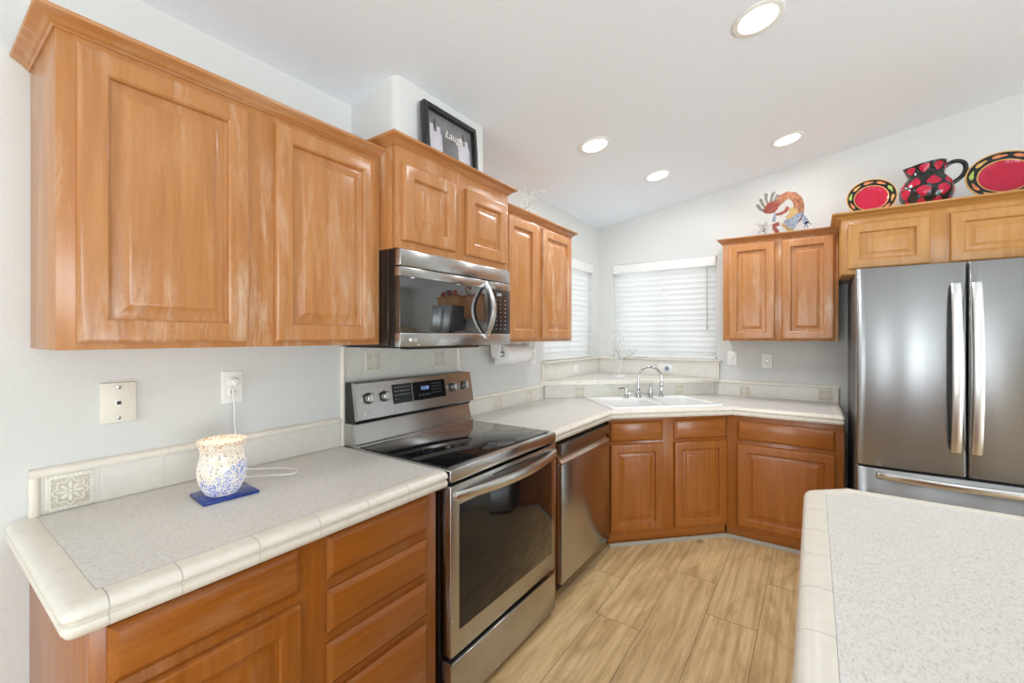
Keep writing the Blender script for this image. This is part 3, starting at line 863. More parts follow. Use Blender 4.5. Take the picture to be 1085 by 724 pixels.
b = B(); b.box(.004, RW - .004, X(.660), X(.603), .028, .214, .005); b.box(.004, RW - .004, X(.664), X(.64), .206, .2145, .003); b.done('storage_drawer', M['steel'], rg)
for x in (.04, RW - .04):
    for d in (.08, .56):
        b = B(); b.lathe([(.018, 0), (.018, .006), (.010, .008), (.010, .031)], (x, X(d), 0), 14); b.done('levelling_foot', M['black'], rg)

# ---------------------------------------------------------------- microwave
m0, m1 = -2.846, -2.106; MW = m1 - m0
mw = thing('microwave_oven', 'stainless over-the-range microwave with curved handle', 'microwave', (.002, m0, 1.360), PI / 2)
H = .3865
b = B(); b.box(0, MW, -.350, 0, .004, H, .003); b.done('microwave_body', M['brown_black'], mw)
b = B(); b.box(0.003, MW - .003, -.386, -.351, .0, H, .002); b.done('door_edge', M['black'], mw)
b = B(); b.box(0, MW, -.420, -.3865, .318, H, .008); b.done('vent_grille', M['steel'], mw)
b = B(); b.box(0, MW, -.420, -.3865, .0, .0565, .004); b.box(0, .560, -.420, -.3865, .2775, .3155, .003); b.box(0.5625, MW, -.420, -.3865, .2775, .3155, .003); dr = b.done('door_frame', M['steel'], mw)
b = B(); b.box(0, .548, -.4185, -.387, .057, .277, .002); b.done('door_window', M['mirror_glass'], mw)
b = B(); b.box(.5495, MW, -.4185, -.387, .057, .277, .002); cp = b.done('control_strip', M['brown_black'], mw)
b = B()
for r_ in range(8):
    for c_ in range(3):
        z = .225 - .021 * r_; x = .617 + .036 * c_
        b.box(x, x + (.006 if c_ < 2 else .011), -.4191, -.4186, z, z + .004)
b.box(.625, .662, -.4191, -.4186, .247, .262); b.done('key_marks', M['grey_print'], cp)['kind'] = 'stuff'
# curved vertical handle
b = B(); rings = []
for i in range(25):
    u = i / 24; s = math.sin(PI * u); z = .036 + u * .270; d = .424 + .050 * s ** .9 if 0 < u < 1 else .424
    wd = .010 + .004 * s; th = .013
    rings.append([(.536 - wd, -d + th, z), (.536 - wd, -d + .003, z), (.536 - wd * .6, -d, z), (.536 + wd * .6, -d, z), (.536 + wd, -d + .003, z), (.536 + wd, -d + th, z)])
b.loops(rings); b.box(.526, .546, -.424, -.4183, .032, .056, .002); b.box(.526, .546, -.424, -.4183, .288, .312, .002)
b.done('door_handle', M['handle'], mw)
text_mesh('maker_logo', 'LG', .017, M['white'], mw, (.076, -.4206, .029), (PI / 2, 0, 0))
b = B(); b.lathe([(.0075, 0), (.0075, -.0006)], (.052, -.4201, .029), 20, axis='Y'); b.done('logo_disc', M['relief'], mw)
b = B(); b.box(.03, MW - .10, -.36, -.03, -.006, .0035, .002); b.box(.05, MW - .25, -.415, -.36, -.010, -.0005, .004); b.done('underside_vent', M['black'], mw)

# ---------------------------------------------------------------- dishwasher
dwx0, dwx1 = -1.942, -1.290
dw = thing('dishwasher', 'stainless dishwasher with pocket handle between the range and the sink', 'dishwasher', (.03, dwx0, 0), PI / 2)
DW = dwx1 - dwx0
def Y(d): return -(d - .03)
b = B(); b.box(.006, DW - .006, Y(.585), Y(.06), .085, .846, .002); b.done('tub_body', M['black'], dw)
b = B(); b.box(0, DW, Y(.640), Y(.587), .770, .830, .003); b.done('control_strip', M['steel_dark'], dw)
b = B(); b.box(0.0, DW, Y(.640), Y(.587), .085, .722, .003); dwd = b.done('door_panel', M['steel'], dw)
b = B(); yzprism2 = [(Y(.640), .7225), (Y(.640), .728), (Y(.606), .757), (Y(.600), .7695), (Y(.588), .7695), (Y(.588), .7225)]
b.loops([[(.002, y, z) for y, z in yzprism2], [(DW - .002, y, z) for y, z in yzprism2]]); b.done('pocket_handle', M['handle_x'], dw)
b = B(); b.box(.02, DW - .02, Y(.57), Y(.45), 0, .0845); b.done('kick_plate', M['black'], dw)
for x0, x1, z0, z1 in ((.035, .040, .792, .808), (DW - .05, DW - .046, .806, .811)):
    b = B(); b.box(x0, x1, Y(.6406), Y(.6395), z0, z1); b.done('indicator', M['grey_print'], dw)

# ---------------------------------------------------------------- refrigerator
fx0, fx1 = 1.9275, 2.815
fr = thing('refrigerator', 'stainless french-door refrigerator with bottom freezer drawer', 'refrigerator', (fx0, 0, 0))
FW = fx1 - fx0
b = B(); b.box(.004, FW - .004, -.790, -.05, .02, 1.764, .004); b.done('cabinet_shell', M['grey_side'], fr)
G = 2.367 - fx0
def door_slab(x0, x1, z0, z1, r=.012):
    b = B(); n = 12
    rings = []
    for i in range(n + 1):
        u = i / n; x = x0 + (x1 - x0) * u
    pl = [(x0, -.800), (x0, -.862), (x0 + .004, -.869), (x0 + r, -.872)]
    for i in range(1, 12):
        u = i / 12; pl.append((x0 + r + (x1 - x0 - 2 * r) * u, -.872 - .004 * math.sin(PI * u)))
    pl += [(x1 - r, -.872), (x1 - .004, -.869), (x1, -.862), (x1, -.800)]
    c = lambda ins: [(min(max(x, x0 + ins), x1 - ins), y + (ins if y < -.81 else 0)) for x, y in pl]
    b.loops([[(x, y, z0) for x, y in c(.004)], [(x, y, z0 + .004) for x, y in pl], [(x, y, z1 - .004) for x, y in pl], [(x, y, z1) for x, y in c(.004)]])
    return b
for x0, x1, hx in ((0, G - .003, 2.320 - fx0), (G + .003, FW, 2.394 - fx0)):
    d = door_slab(x0, x1, .690, 1.781).done('door', M['steel_fridge'], fr, angle=50)
    b = B(); rings = []
    for i in range(25):
        u = i / 24; z = .815 + .857 * u; s = math.sin(PI * u) ** .6 if 0 < u < 1 else 0
        y = -.900 - .042 * s; wd = .0185
        rings.append([(hx - wd, y + .012, z), (hx - wd, y + .003, z), (hx - wd * .75, y, z), (hx + wd * .75, y, z), (hx + wd, y + .003, z), (hx + wd, y + .012, z)])
    b.loops(rings)
    for z in (.822, 1.640): b.box(hx - .011, hx + .011, -.905, -.8715, z, z + .026, .003)
    b.done('door_handle', M['handle'], d)
fd = door_slab(0, FW, .060, .678).done('freezer_drawer', M['steel_fridge'], fr, angle=50)
b = B(); rings = []
for i in range(31):
    u = i / 30; x = .085 + (FW - .17) * u; s = math.sin(PI * u) ** .6 if 0 < u < 1 else 0
    y = -.898 - .050 * s; z = .650
    rings.append([(x, y + .012, z - .017), (x, y + .003, z - .017), (x, y, z - .012), (x, y, z + .012), (x, y + .003, z + .017), (x, y + .012, z + .017)])
b.loops(rings); b.box(.088, .112, -.905, -.8715, .638, .662, .003); b.box(FW - .112, FW - .088, -.905, -.8715, .638, .662, .003)
b.done('drawer_handle', M['handle_x'], fd)
for x in (.01, FW - .09):
    b = B(); b.box(x, x + .08, -.86, -.70, 1.7645, 1.779, .003); b.done('hinge_cover', M['grey_side'], fr)
b = B(); b.box(.02, FW - .02, -.80, -.10, 0, .0195); b.box(.02, FW - .02, -.83, -.80, .008, .056); b.done('base_grille', M['black'], fr)
b = B(); b.box(.006, FW - .006, -.7995, -.7905, .06, 1.76); b.done('door_gasket', M['black'], fr)

# ---------------------------------------------------------------- recessed ceiling lights
m = N('glowing_lens'); m.color((.9, .9, .88)); m.b.inputs['Emission Color'].default_value = (1, .97, .92, 1); m.b.inputs['Emission Strength'].default_value = 6.0
M['lens'] = m.mat
tiltc = -math.atan(SLOPE)
for (x, y, lab) in ((1.545, -1.945, 'round recessed ceiling light highest up the slope, over the island'), (.646, -1.54, 'round recessed ceiling light in front of the microwave wall'),
                    (.795, -.76, 'round recessed ceiling light in front of the corner windows'), (1.587, -.574, 'round recessed ceiling light above the hunched dancer figurine')):
    t = thing('recessed_light', lab, 'ceiling light', (x, y, ceil_z(x) - .0005), 0, 'recessed ceiling lights')
    t.rotation_euler = (0, tiltc, 0)
    b = B(); b.lathe([(.097, 0), (.097, -.003), (.092, -.006), (.075, -.005), (.071, -.0008), (.071, 0)], (0, 0, 0), 40, cap0=False, cap1=False); b.done('trim_ring', M['white'], t)
    b = B(); b.lathe([(.0705, -.0008), (.0705, -.0026), (.05, -.0036), (.001, -.004)], (0, 0, 0), 40); b.done('light_lens', M['lens'], t)
    d = bpy.data.lights.new('downlight_beam', 'AREA'); d.shape = 'DISK'; d.size = .12; d.energy = DOWNLIGHT_W; d.color = (.96, .985, 1.0)
    lo = bpy.data.objects.new('downlight_beam', d); COL.objects.link(lo); lo.parent = t; lo.location = (0, 0, -.008)

# ---------------------------------------------------------------- wall plates
def plate_base(t, w, h, mat):
    b = B(); b.raised(-w / 2, w / 2, -h / 2, h / 2, 0, [(0, 0), (0, .003), (.003, .0055), (.006, .006)]); b.done('face_plate', mat, t)
def outlet(label, loc, rotz, horiz=False):
    t = thing('wall_outlet', label, 'outlet', loc, rotz, 'white duplex wall outlets')
    plate_base(t, .072, .116, M['plastic'])
    for s in (-1, 1):
        b = B(); b.lathe([(.0170, -.006), (.0170, -.0085), (.0155, -.009)], (0, 0, s * .0195), 24, axis='Y'); so = b.done('socket', M['plastic'], t)
        b = B(); z = s * .0195
        b.box(-.0078, -.0058, -.0094, -.0088, z - .001, z + .008); b.box(.0058, .0078, -.0094, -.0088, z - .001, z + .007); b.lathe([(.0026, -.0088), (.0026, -.0094)], (0, 0, z - .008), 10, axis='Y')
        b.done('slots', M['slot'], so)
    b = B(); b.lathe([(.0035, -.006), (.0030, -.0075)], (0, 0, 0), 12, axis='Y'); b.done('screw', M['chrome'], t)
    if horiz: t.rotation_euler = (0, PI / 2, rotz)
    return t
def switch(label, loc, rotz, rocker=True):
    t = thing('light_switch', label, 'switch', loc, rotz)
    plate_base(t, .072, .116, M['plastic'])
    b = B(); b.box(-.005, .005, -.014, -.006, -.006, .012, .002); b.box(-.008, .008, -.0068, -.0058, -.014, .014); b.done('toggle', M['plastic'], t)
    for zz in (-.030, .030):
        b = B(); b.lathe([(.003, -.006), (.0026, -.0072)], (0, 0, zz), 10, axis='Y'); b.done('screw', M['chrome'], t)
    return t
t = thing('phone_jack', 'ivory telephone jack wall plate under the largest wall cabinet', 'wall plate', (.001, -3.577, 1.203), PI / 2)
b = B(); b.box(-.042, .042, -.012, 0, -.060, .060, .003); b.done('face_plate', M['ivory'], t)
b = B(); b.box(-.0085, .0085, -.0145, -.0115, -.0085, .0085, .001); j = b.done('jack_port', M['plastic'], t)
b = B(); b.box(-.005, .005, -.0150, -.0144, -.006, .004); b.done('port_hole', M['slot'], j)
for s in (-1, 1):
    b = B(); b.lathe([(.0055, -.012), (.005, -.0155), (.002, -.016)], (0, 0, s * .046), 14, axis='Y'); b.done('screw', M['chrome'], t)
outlet('white duplex outlet with a plug and cord above the mosaic lamp counter', (.001, -3.262, 1.219), PI / 2)
outlet('white duplex outlet beside the paper towel roll', (.001, -1.207, 1.252), PI / 2)
outlet('white duplex outlet between the light switch and the refrigerator', (1.429, -.001, 1.208), 0)
switch('white toggle light switch beside the blind over the sink', (1.180, -.001, 1.221), 0)
t = thing('wall_plate', 'small white square plate on the tile strip under the half hidden window', 'wall plate', (.0098, -.517, 1.118), PI / 2)
plate_base(t, .085, .075, M['plastic']); b = B(); b.box(-.016, .016, -.0085, -.0058, -.022, .022, .002); b.done('paddle', M['plastic'], t)
t = thing('wall_outlet', 'white sideways outlet with a blue round plug on the tile under the blind', 'outlet', (.640, -.0098, 1.118), 0)
plate_base(t, .122, .070, M['plastic'])
b = B(); b.lathe([(.016, -.006), (.016, -.0085), (.0145, -.009)], (-.022, 0, 0), 20, axis='Y'); b.done('socket', M['plastic'], t)
b = B()
for zz in (-.006, .006): b.box(-.026, -.018, -.0095, -.0088, zz - .001, zz + .001)
b.done('slots', M['slot'], t)
t = thing('night_light', 'small plug-in device with a bright blue ring on the tile under the blind', 'night light', (.664, -.0165, 1.118), 0)
b = B(); b.lathe([(.026, 0), (.026, -.020), (.023, -.024), (.012, -.024)], (0, 0, 0), 24, axis='Y'); b.done('device_body', M['plastic'], t)
b = B(); b.lathe([(.019, -.0238), (.019, -.0265), (.012, -.0265), (.012, -.0238)], (0, 0, 0), 24, axis='Y', cap0=False, cap1=False); b.done('blue_ring', simple('blue_plastic_ring', lin(50, 120, 165), .3), t)
b = B(); b.lathe([(.008, -.0238), (.008, -.026)], (0, 0, 0), 16, axis='Y'); b.done('dark_centre', simple('navy_button', lin(30, 55, 85), .3), t)

# ---------------------------------------------------------------- mosaic lamp, mat and cord
t = thing('mosaic_lamp', 'glowing cream mosaic glass lamp standing on the blue tile', 'lamp', (.252, -3.392, .9238))
m = N('lit_mosaic_glass'); tc = m.n('ShaderNodeTexCoord')
vo = m.n('ShaderNodeTexVoronoi'); vo.inputs['Scale'].default_value = 300; m.l(tc.outputs['Object'], vo.inputs['Vector'])
vs = m.n('ShaderNodeSeparateColor'); m.l(vo.outputs['Color'], vs.inputs[0])
se = m.n('ShaderNodeSeparateXYZ'); m.l(tc.outputs['Object'], se.inputs[0])
sw = m.noise(m.coords((1, 1, 1), False), 22, 3, .5, 1.5)
zb = m.n('ShaderNodeMapRange'); zb.inputs[1].default_value = .12; zb.inputs[2].default_value = .0; m.l(se.outputs['Z'], zb.inputs[0])
zz = m.n('ShaderNodeMath', operation='ADD'); m.l(zb.outputs[0], zz.inputs[0]); m.l(sw, zz.inputs[1])
xm = m.n('ShaderNodeMath', operation='MULTIPLY_ADD'); xm.inputs[1].default_value = 4.5; sxy = m.n('ShaderNodeMath', operation='MULTIPLY_ADD'); sxy.inputs[1].default_value = .7; m.l(se.outputs['X'], sxy.inputs[0]); m.l(se.outputs['Y'], sxy.inputs[2]); m.l(sxy.outputs[0], xm.inputs[0]); m.l(zz.outputs[0], xm.inputs[2])
blue_f = m.mul(m.ramp(xm.outputs[0], [(0.90, 0.0), (1.16, 1.0)]), m.ramp(vs.outputs[0], [(0.42, 0.0), (0.46, 1.0)]))
zt = m.n('ShaderNodeMapRange'); zt.inputs[1].default_value = .115; zt.inputs[2].default_value = .150; m.l(se.outputs['Z'], zt.inputs[0])
tr_ = m.mul(zt.outputs[0], m.ramp(vs.outputs[1], [(0.62, 0.0), (0.66, 1.0)]))
c = m.mix((.95, .90, .80), (.95, .84, .60), m.ramp(vs.outputs[2], [(0.55, 0.0), (0.85, .8)]))
c = m.mix(c, (.10, .07, .05), m.ramp(vs.outputs[1], [(0.91, 0.0), (0.93, .85)]))
c = m.mix(c, (.74, .42, .24), tr_)
c = m.mix(c, m.mix((.20, .27, .70), (.80, .83, .97), m.ramp(vs.outputs[1], [(0.35, 0.0), (0.75, 1.0)])), blue_f)
m.color(m.mix(c, (.45, .45, .45), 1.0, 'MULTIPLY')); m.l(c, m.b.inputs['Emission Color']); m.b.inputs['Emission Strength'].default_value = .62; m.set(Roughness=.15)
b = B(); b.lathe([(.034, 0), (.042, .004), (.052, .020), (.0605, .042), (.0645, .064), (.0640, .086), (.0585, .110), (.0555, .124), (.0575, .140), (.0630, .156), (.0655, .162), (.0645, .1655), (.062, .163), (.055, .135), (.052, .11), (.03, .02)], (0, 0, 0), 48, cap1=True)
b.done('mosaic_glass', m.mat, t)
m2 = N('warm_lit_dish'); m2.color((.95, .86, .68)); m2.b.inputs['Emission Color'].default_value = (1, .90, .72, 1); m2.b.inputs['Emission Strength'].default_value = .5
b = B(); b.lathe([(.058, .148), (.060, .1545), (.050, .156), (.01, .1535)], (0, 0, 0), 40); b.done('top_dish', m2.mat, t)
pl_ = bpy.data.lights.new('lamp_glow', 'POINT'); pl_.energy = .25; pl_.color = (1, .80, .52); pl_.shadow_soft_size = .05
lo = bpy.data.objects.new('lamp_glow', pl_); COL.objects.link(lo); lo.parent = t; lo.location = (0, 0, .235)
b = B(); b.tube(smooth_pts([(-.045, .02, .006), (-.075, .035, .004), (-.105, .01, .003), (-.12, .04, .003), (-.10, .10, .003), (-.04, .17, .003), (.0, .215, .003), (-.03, .25, .003), (-.10, .225, .004), (-.17, .16, .004), (-.195, .135, .02), (-.205, .13, .10)] + [(-.226 + .0, .13, .14), (-.231, .128, .24), (-.226, .122, .285), (-.215, .124, .312)]), .0026, 8)
# subdivide for smooth bends
o = b.done('power_cord', M['cord'], t)
b = B(); b.lathe([(.013, 0), (.0135, .018), (.009, .026)], (-.2415, .130, .316), 16, axis='X'); b.tube([(-.216, .130, .316), (-.214, .124, .300)], .005, 8); b.done('plug', M['cord'], t)
t = thing('ceramic_trivet', 'flat cobalt blue ceramic tile under the mosaic lamp', 'trivet', (.243, -3.381, .9150), math.radians(-4))
b = B(); b.box(-.065, .065, -.074, .074, 0, .0085, .002); 
m = N('cobalt_glaze'); f_ = m.noise(m.coords((1, 1, 1)), 30, 5, .6); m.color(m.ramp(f_, [(0.3, lin(18, 44, 118)), (0.7, lin(32, 70, 160))])); m.set(Roughness=.2); b.done('glazed_top', m.mat, t)

# ---------------------------------------------------------------- paper towel
t = thing('paper_towel_holder', 'white under-cabinet holder bracing the paper towel roll', 'holder', (.14, -1.69, 1.3695), PI / 2)
for x in (-.170, .170):
    b = B(); b.prism([(-.025, -.012), (.025, -.012), (.025, .012), (-.025, .012)], 0, .001)
    b = B(); pr = [(-.036, 0), (.036, 0), (.032, -.05), (.024, -.088), (.0, -.102), (-.024, -.088), (-.032, -.05)]
    b.loops([[(x - .006, y, z) for y, z in pr], [(x + .006, y, z) for y, z in pr]]); b.lathe([(.016, -.009), (.016, .009)], (x, 0, -.078), 18, axis='X')
    b.done('bracket', M['plastic'], t)
b = B(); b.box(-.163, .163, -.020, .020, -.005, 0, .002); b.done('mounting_bar', M['plastic'], t)
b = B(); b.tube([(-.162, 0, -.078), (.162, 0, -.078)], .009, 12); b.done('spindle', M['plastic'], t)
t = thing('paper_towel_roll', 'white paper towel roll hanging beneath the wall cabinet', 'paper towel', (.14, -1.672, 1.2915), PI / 2)
b = B(); b.lathe([(.0185, -.122), (.055, -.122), (.057, -.120), (.057, .132), (.055, .134), (.0185, .134)], (0, 0, 0), 40, axis='X', cap0=False, cap1=False)
b.lathe([(.0185, .134), (.0185, -.122)], (0, 0, 0), 40, axis='X', cap0=False, cap1=False); ro = b.done('towel_roll', M['paper'], t)
b = B(); pr = [(.0555, .0), (.057, -.02), (.0575, -.055), (.0565, -.068), (.0575, -.068), (.0590, -.055), (.0585, -.02), (.0575, .0)]
b.loops([[(-.120, y, z) for y, z in pr], [(.132, y, z) for y, z in pr]]); b.done('loose_sheet', M['paper'], t)

# ---------------------------------------------------------------- bead twigs
M['twig'] = simple('dark_wire_twig', (.10, .09, .08), .5)
M['twig_w'] = simple('white_wire_stem', lin(232, 231, 228), .5)
m = N('clear_bead'); m.color((.95, .95, .95)); m.set(Roughness=.08); m.b.inputs['Transmission Weight'].default_value = .6; M['bead'] = m.mat
def twig(label, loc, h, spread, n, base, seed, trunk, name='bead_twig_tree'):
    r = random.Random(seed)
    t = thing(name, label, 'decoration', loc, 0, 'beaded twig decorations')
    if base:
        b = B(); b.lathe([(base, 0), (base, .006), (base * .95, .009), (.01, .011)], (0, 0, 0), 28); b.done('round_base', M['white'], t)
    b = B(); top = Vector((.015, .015, h * .36)); b.tube([(0, 0, .002), (-.004, -.004, h * .12), tuple(top * .6), tuple(top)], [.005, .0045, .004, .0035], 8); b.done('stem', M['twig_w'], t)
    bt, bb = B(), B()
    for k in range(n):
        a = r.uniform(0, 2 * PI); el = r.uniform(.0, 1.25)
        d = Vector((math.cos(a) * math.cos(el), math.sin(a) * math.cos(el), math.sin(el)))
        L = h * .62 * r.uniform(.6, 1.0) if el > .4 else spread * r.uniform(.6, 1.0)
        pts = [top]
        for i in range(4):
            d = (d + Vector((r.uniform(-.35, .35), r.uniform(-.35, .35), r.uniform(-.25, .2)))).normalized(); pts.append(pts[-1] + d * L / 4)
        lim = lambda p: Vector((max(p.x, -loc[0] + .02), min(p.y, -loc[1] - .02), max(p.z, .02)))
        pts = [lim(p) for p in pts]
        bt.tube(pts, [.0016, .0015, .0013, .0011, .0008], 5)
        for i in (2, 3, 4):
            for q in range(2):
                o_ = Vector((r.uniform(-.025, .025), r.uniform(-.025, .025), r.uniform(-.02, .03))); e_ = lim(pts[i] + o_)
                bt.tube([pts[i], e_], .0006, 4); bb.ball(e_, r.uniform(.0025, .0042), 0, 6)
    bt.done('twigs', M['twig_w'] if trunk == 'w' else M['twig'], t); o = bb.done('beads', M['bead'], t); o['kind'] = 'stuff'
    return t
tw = twig('white beaded wire twig tree on a round base on the corner ledge', (.345, -.355, 1.0535), .40, .22, 26, .055, 5, 'w')
b = B(); b.tube([(.0, .0, .15), (-.02, .03, .20), (-.03, .01, .24), (-.012, .03, .29), (.0, .03, .32)], [.003, .003, .0025, .002, .0015], 6); b.tube([(-.03, .01, .24), (-.055, .0, .30)], .0015, 5)
b.tube([(.02, .02, .15), (.09, .06, .19), (.13, .08, .24)], [.002, .0018, .001], 5); b.tube([(.09, .06, .19), (.085, .08, .245)], .0013, 5); b.tube([(.02, .02, .15), (.14, .11, .16), (.20, .15, .175)], [.002, .0015, .001], 5)
b.done('dark_branch', M['twig'], tw)
twig('clear beaded wire sprig on top of the wall cabinet beside the microwave', (.19, -1.62, 2.1425), .26, .10, 9, .03, 8, 'w', 'bead_sprig')
twig('tiny black wire sprig beside the hunched dancer figurine', (1.405, -.20, 2.1425), .15, .05, 6, .02, 3, 'd', 'bead_sprig')

# ---------------------------------------------------------------- picture frame
t = thing('picture_frame', 'black framed picture leaning on top of the microwave cabinet', 'picture', (.345, -2.655, 2.1825), PI / 2)
PW, PH = .350, .246
b = B()
for (x0, x1, z0, z1) in ((0, .022, 0, PH), (PW - .022, PW, 0, PH), (.022, PW - .022, 0, .022), (.022, PW - .022, PH - .022, PH)): b.box(x0, x1, -.030, .0, z0, z1, .0015)
lean = Matrix.Rotation(math.radians(-5), 4, 'X')
b.move(lean); b.done('frame', simple('black_frame_paint', (.015, .015, .015), .35), t)
b = B(); b.box(.02, PW - .02, -.010, -.004, .02, PH - .02); b.move(lean); pic = b.done('picture_board', simple('grey_slate_print', lin(120, 118, 120), .35, scale=9, vary=.25), t)
cut_m = simple('pale_paper_cutouts', lin(206, 200, 208), .8, scale=120, vary=.12); clip_m = simple('dark_clips', (.06, .06, .065), .5)
for (x0, z0) in ((.034, .040), (.224, .040)):
    b = B(); b.box(x0, x0 + .082, -.0125, -.0105, z0, z0 + .095); b.box(x0 + .008, x0 + .030, -.0125, -.0105, z0 + .0945, z0 + .125); b.box(x0 + .052, x0 + .074, -.0125, -.0105, z0 + .0945, z0 + .125)
    b.move(lean); b.done('paper_cutout', cut_m, pic)
for x0 in (.070, .260):
    b = B(); b.box(x0, x0 + .006, -.0150, -.0126, .150, .192, .001); b.move(lean); b.done('clip', clip_m, pic)
text_mesh('lettering', 'Laugh', .052, M['relief'], pic, (.176, -.0110 - .009, .138), (PI / 2 - math.radians(5), 0, 0), shear=.35)

# ---------------------------------------------------------------- plates and pitcher on the refrigerator cabinet
M['red_glaze'] = simple('crimson_glaze', lin(186, 32, 62), .10, vary=.08, scale=25)
M['black_glaze'] = simple('black_glaze', (.012, .014, .013), .10)
M['gold_glaze'] = simple('ochre_glaze', lin(214, 164, 92), .2)
M['green_glaze'] = simple('lime_glaze', lin(172, 190, 96), .15)
M['orange_glaze'] = simple('orange_glaze', lin(214, 128, 84), .15)
M['teal_glaze'] = simple('teal_glaze', (.03, .07, .075), .12)
FT = 1.782 + .374
def plate(label, x, y, R, sy, lean_deg, seed):
    t = thing('dinner_plate', label, 'plate', (x, y, FT + .0005), 0, 'red plates with black patterned rims')
    P = [(.0003, .0), (R * .55, .0), (R * .62, -.003), (R * .66, -.009), (R * .97, -.020), (R, -.020)]
    mats = [M['red_glaze'], M['black_glaze'], M['gold_glaze'], M['green_glaze'], M['orange_glaze']]
    b = B()
    def zone(a, m): b.lathe(a, (0, 0, 0), 64, axis='Y', m=m, cap0=False, cap1=False, sx=sy)
    def pt(r):
        for (r0, y0), (r1, y1) in zip(P, P[1:]):
            if r <= r1: return (r, y0 + (y1 - y0) * (r - r0) / (r1 - r0))
        return P[-1]
    zone([pt(.0003), pt(R * .5), pt(R * .62), pt(R * .66)], 0); zone([pt(R * .66), pt(R * .695)], 2); zone([pt(R * .695), pt(R * .96)], 1); zone([pt(R * .96), pt(R), (R * 1.005, -.017), (R * .99, -.012)], 2)
    zone([(R * .99, -.012), (R * .66, .001), (R * .55, .008), (.0003, .008)], 1)
    mc = [4, 3, 2, 4, 3, 2, 4, 3, 2, 4]; n = 10
    for k in range(n):
        a0 = 2 * PI * (k + .5) / n + .2; half = .24
        pts = []
        for i in range(14):
            u = 2 * PI * i / 14; aa = a0 + half * math.cos(u) ; rr = R * (.835 + .068 * math.sin(u) * (1.0 if math.cos(u) < .2 else .6))
            q = pt(rr); pts.append((aa, q[0], q[1] - .0012))
        ring_ = [(r_ * math.sin(aa), yy, r_ * math.cos(aa) * sy) for aa, r_, yy in pts]
        rb_ = [(p[0], p[1] + .001, p[2]) for p in ring_]
        b.loops([rb_, ring_], mc[k])
    la = math.radians(lean_deg)
    b.move(Matrix.Translation((0, .0, (R * 1.005) * sy * math.cos(la) + .008)) @ Matrix.Rotation(-la, 4, 'X'))
    zmin = min(v.co.z for v in b.bm.verts); b.move(Matrix.Translation((0, 0, -zmin)))
    o = b.done('glazed_plate', mats, t, angle=60)
    # little wire stand keeps it upright
    s = B(); yb = min(.16, max(.05, .5 * R)); 
    for xx in (-.045, .045):
        s.tube([(xx, -.055, .012), (xx, -.050, .003), (xx, .06, .003), (xx, .075, .05), (xx, .02 + .11 * math.sin(la), .13)], .0022, 6)
    s.tube([(-.045, .06, .003), (.045, .06, .003)], .0022, 6)
    s.done('display_stand', M['twig'], t)
    return t
plate('smaller round red plate with black patterned rim at the end of the row', 2.028, -.43, .124, 1.0, 14, 1)
plate('larger red platter with black patterned rim next to the pitcher', 2.602, -.43, .160, .90, 14, 2)

t = thing('ceramic_pitcher', 'black ceramic pitcher painted with red pepper shapes', 'pitcher', (2.284, -.42, FT + .0005))
prof = [(.070, 0), (.082, .006), (.104, .040), (.119, .085), (.121, .120), (.112, .155), (.096, .182), (.083, .200), (.080, .216), (.084, .245), (.090, .270)]
def prad(z):
    for (r0, z0), (r1, z1) in zip(prof, prof[1:]):
        if z <= z1: return r0 + (r1 - r0) * (z - z0) / (z1 - z0)
    return prof[-1][0]
def pitch_pt(a, z, off=0.0):
    r = prad(z) + off; s = max(0, (z - .205) / .065)
    da = (a - PI + PI) % (2 * PI) - PI
    d = abs(((a - PI) + PI) % (2 * PI) - PI)          # spout points to -x
    r += s * .016 * math.exp(-(d / .38) ** 2)
    zz = z + s * .006 * math.exp(-(d / .45) ** 2) + s * .010 * math.cos(a)
    return (r * math.cos(a), r * math.sin(a), zz)
b = B(); n = 56; zs = [0, .006, .02, .04, .062, .085, .105, .120, .138, .155, .168, .182, .191, .200, .208, .216, .230, .245, .258, .270]
rings = [[pitch_pt(2 * PI * i / n, z) for i in range(n)] for z in zs] + [[pitch_pt(2 * PI * i / n, z, -.006) for i in range(n)] for z in (.270, .245, .216, .200, .14, .06, .02)]
b.loops(rings, 1)
def pepper(a0, z0, wa, hz, flip, m=0):
    pts = []
    for i in range(18):
        u = 2 * PI * i / 18; v_ = math.sin(u); wd = wa * math.cos(u) * (1 - .55 * v_ * (1 if not flip else -1))
        pts.append((a0 + wd + .10 * wa * v_, z0 + hz * v_))
    cen = [(a0, z0)]
    ring1 = [pitch_pt(a, z, .0008) for a, z in pts]; mid = [pitch_pt(a0 + (a - a0) * .5, z0 + (z - z0) * .5, .0022) for a, z in pts]; edge = [pitch_pt(a, z, -.001) for a, z in pts]
    b.loops([edge, ring1, mid], m, cap0=False, cap1=True)
for row, (z0, hz, cnt, wa) in enumerate(((.034, .026, 9, .22), (.094, .032, 8, .25), (.156, .028, 8, .26), (.238, .024, 8, .26))):
    for k in range(cnt): pepper(2 * PI * (k + (.5 if row % 2 else 0)) / cnt + .15, z0, wa, hz, row % 2 == 1 or row == 3)
for row, (z0, cnt) in enumerate(((.064, 8), (.126, 8))):
    for k in range(cnt): pepper(2 * PI * (k + .5 * row + .25) / cnt + .15, z0, .07, .013, False, 2)
b.done('pitcher_body', [M['red_glaze'], M['black_glaze'], M['teal_glaze']], t, angle=60)
b = B(); b.tube(smooth_pts([(.080, 0, .245), (.104, 0, .264), (.134, 0, .268), (.160, 0, .252), (.168, 0, .222), (.160, 0, .190), (.142, 0, .165), (.116, 0, .145)]), .0118, 12)
b.done('pitcher_handle', M['black_glaze'], t)

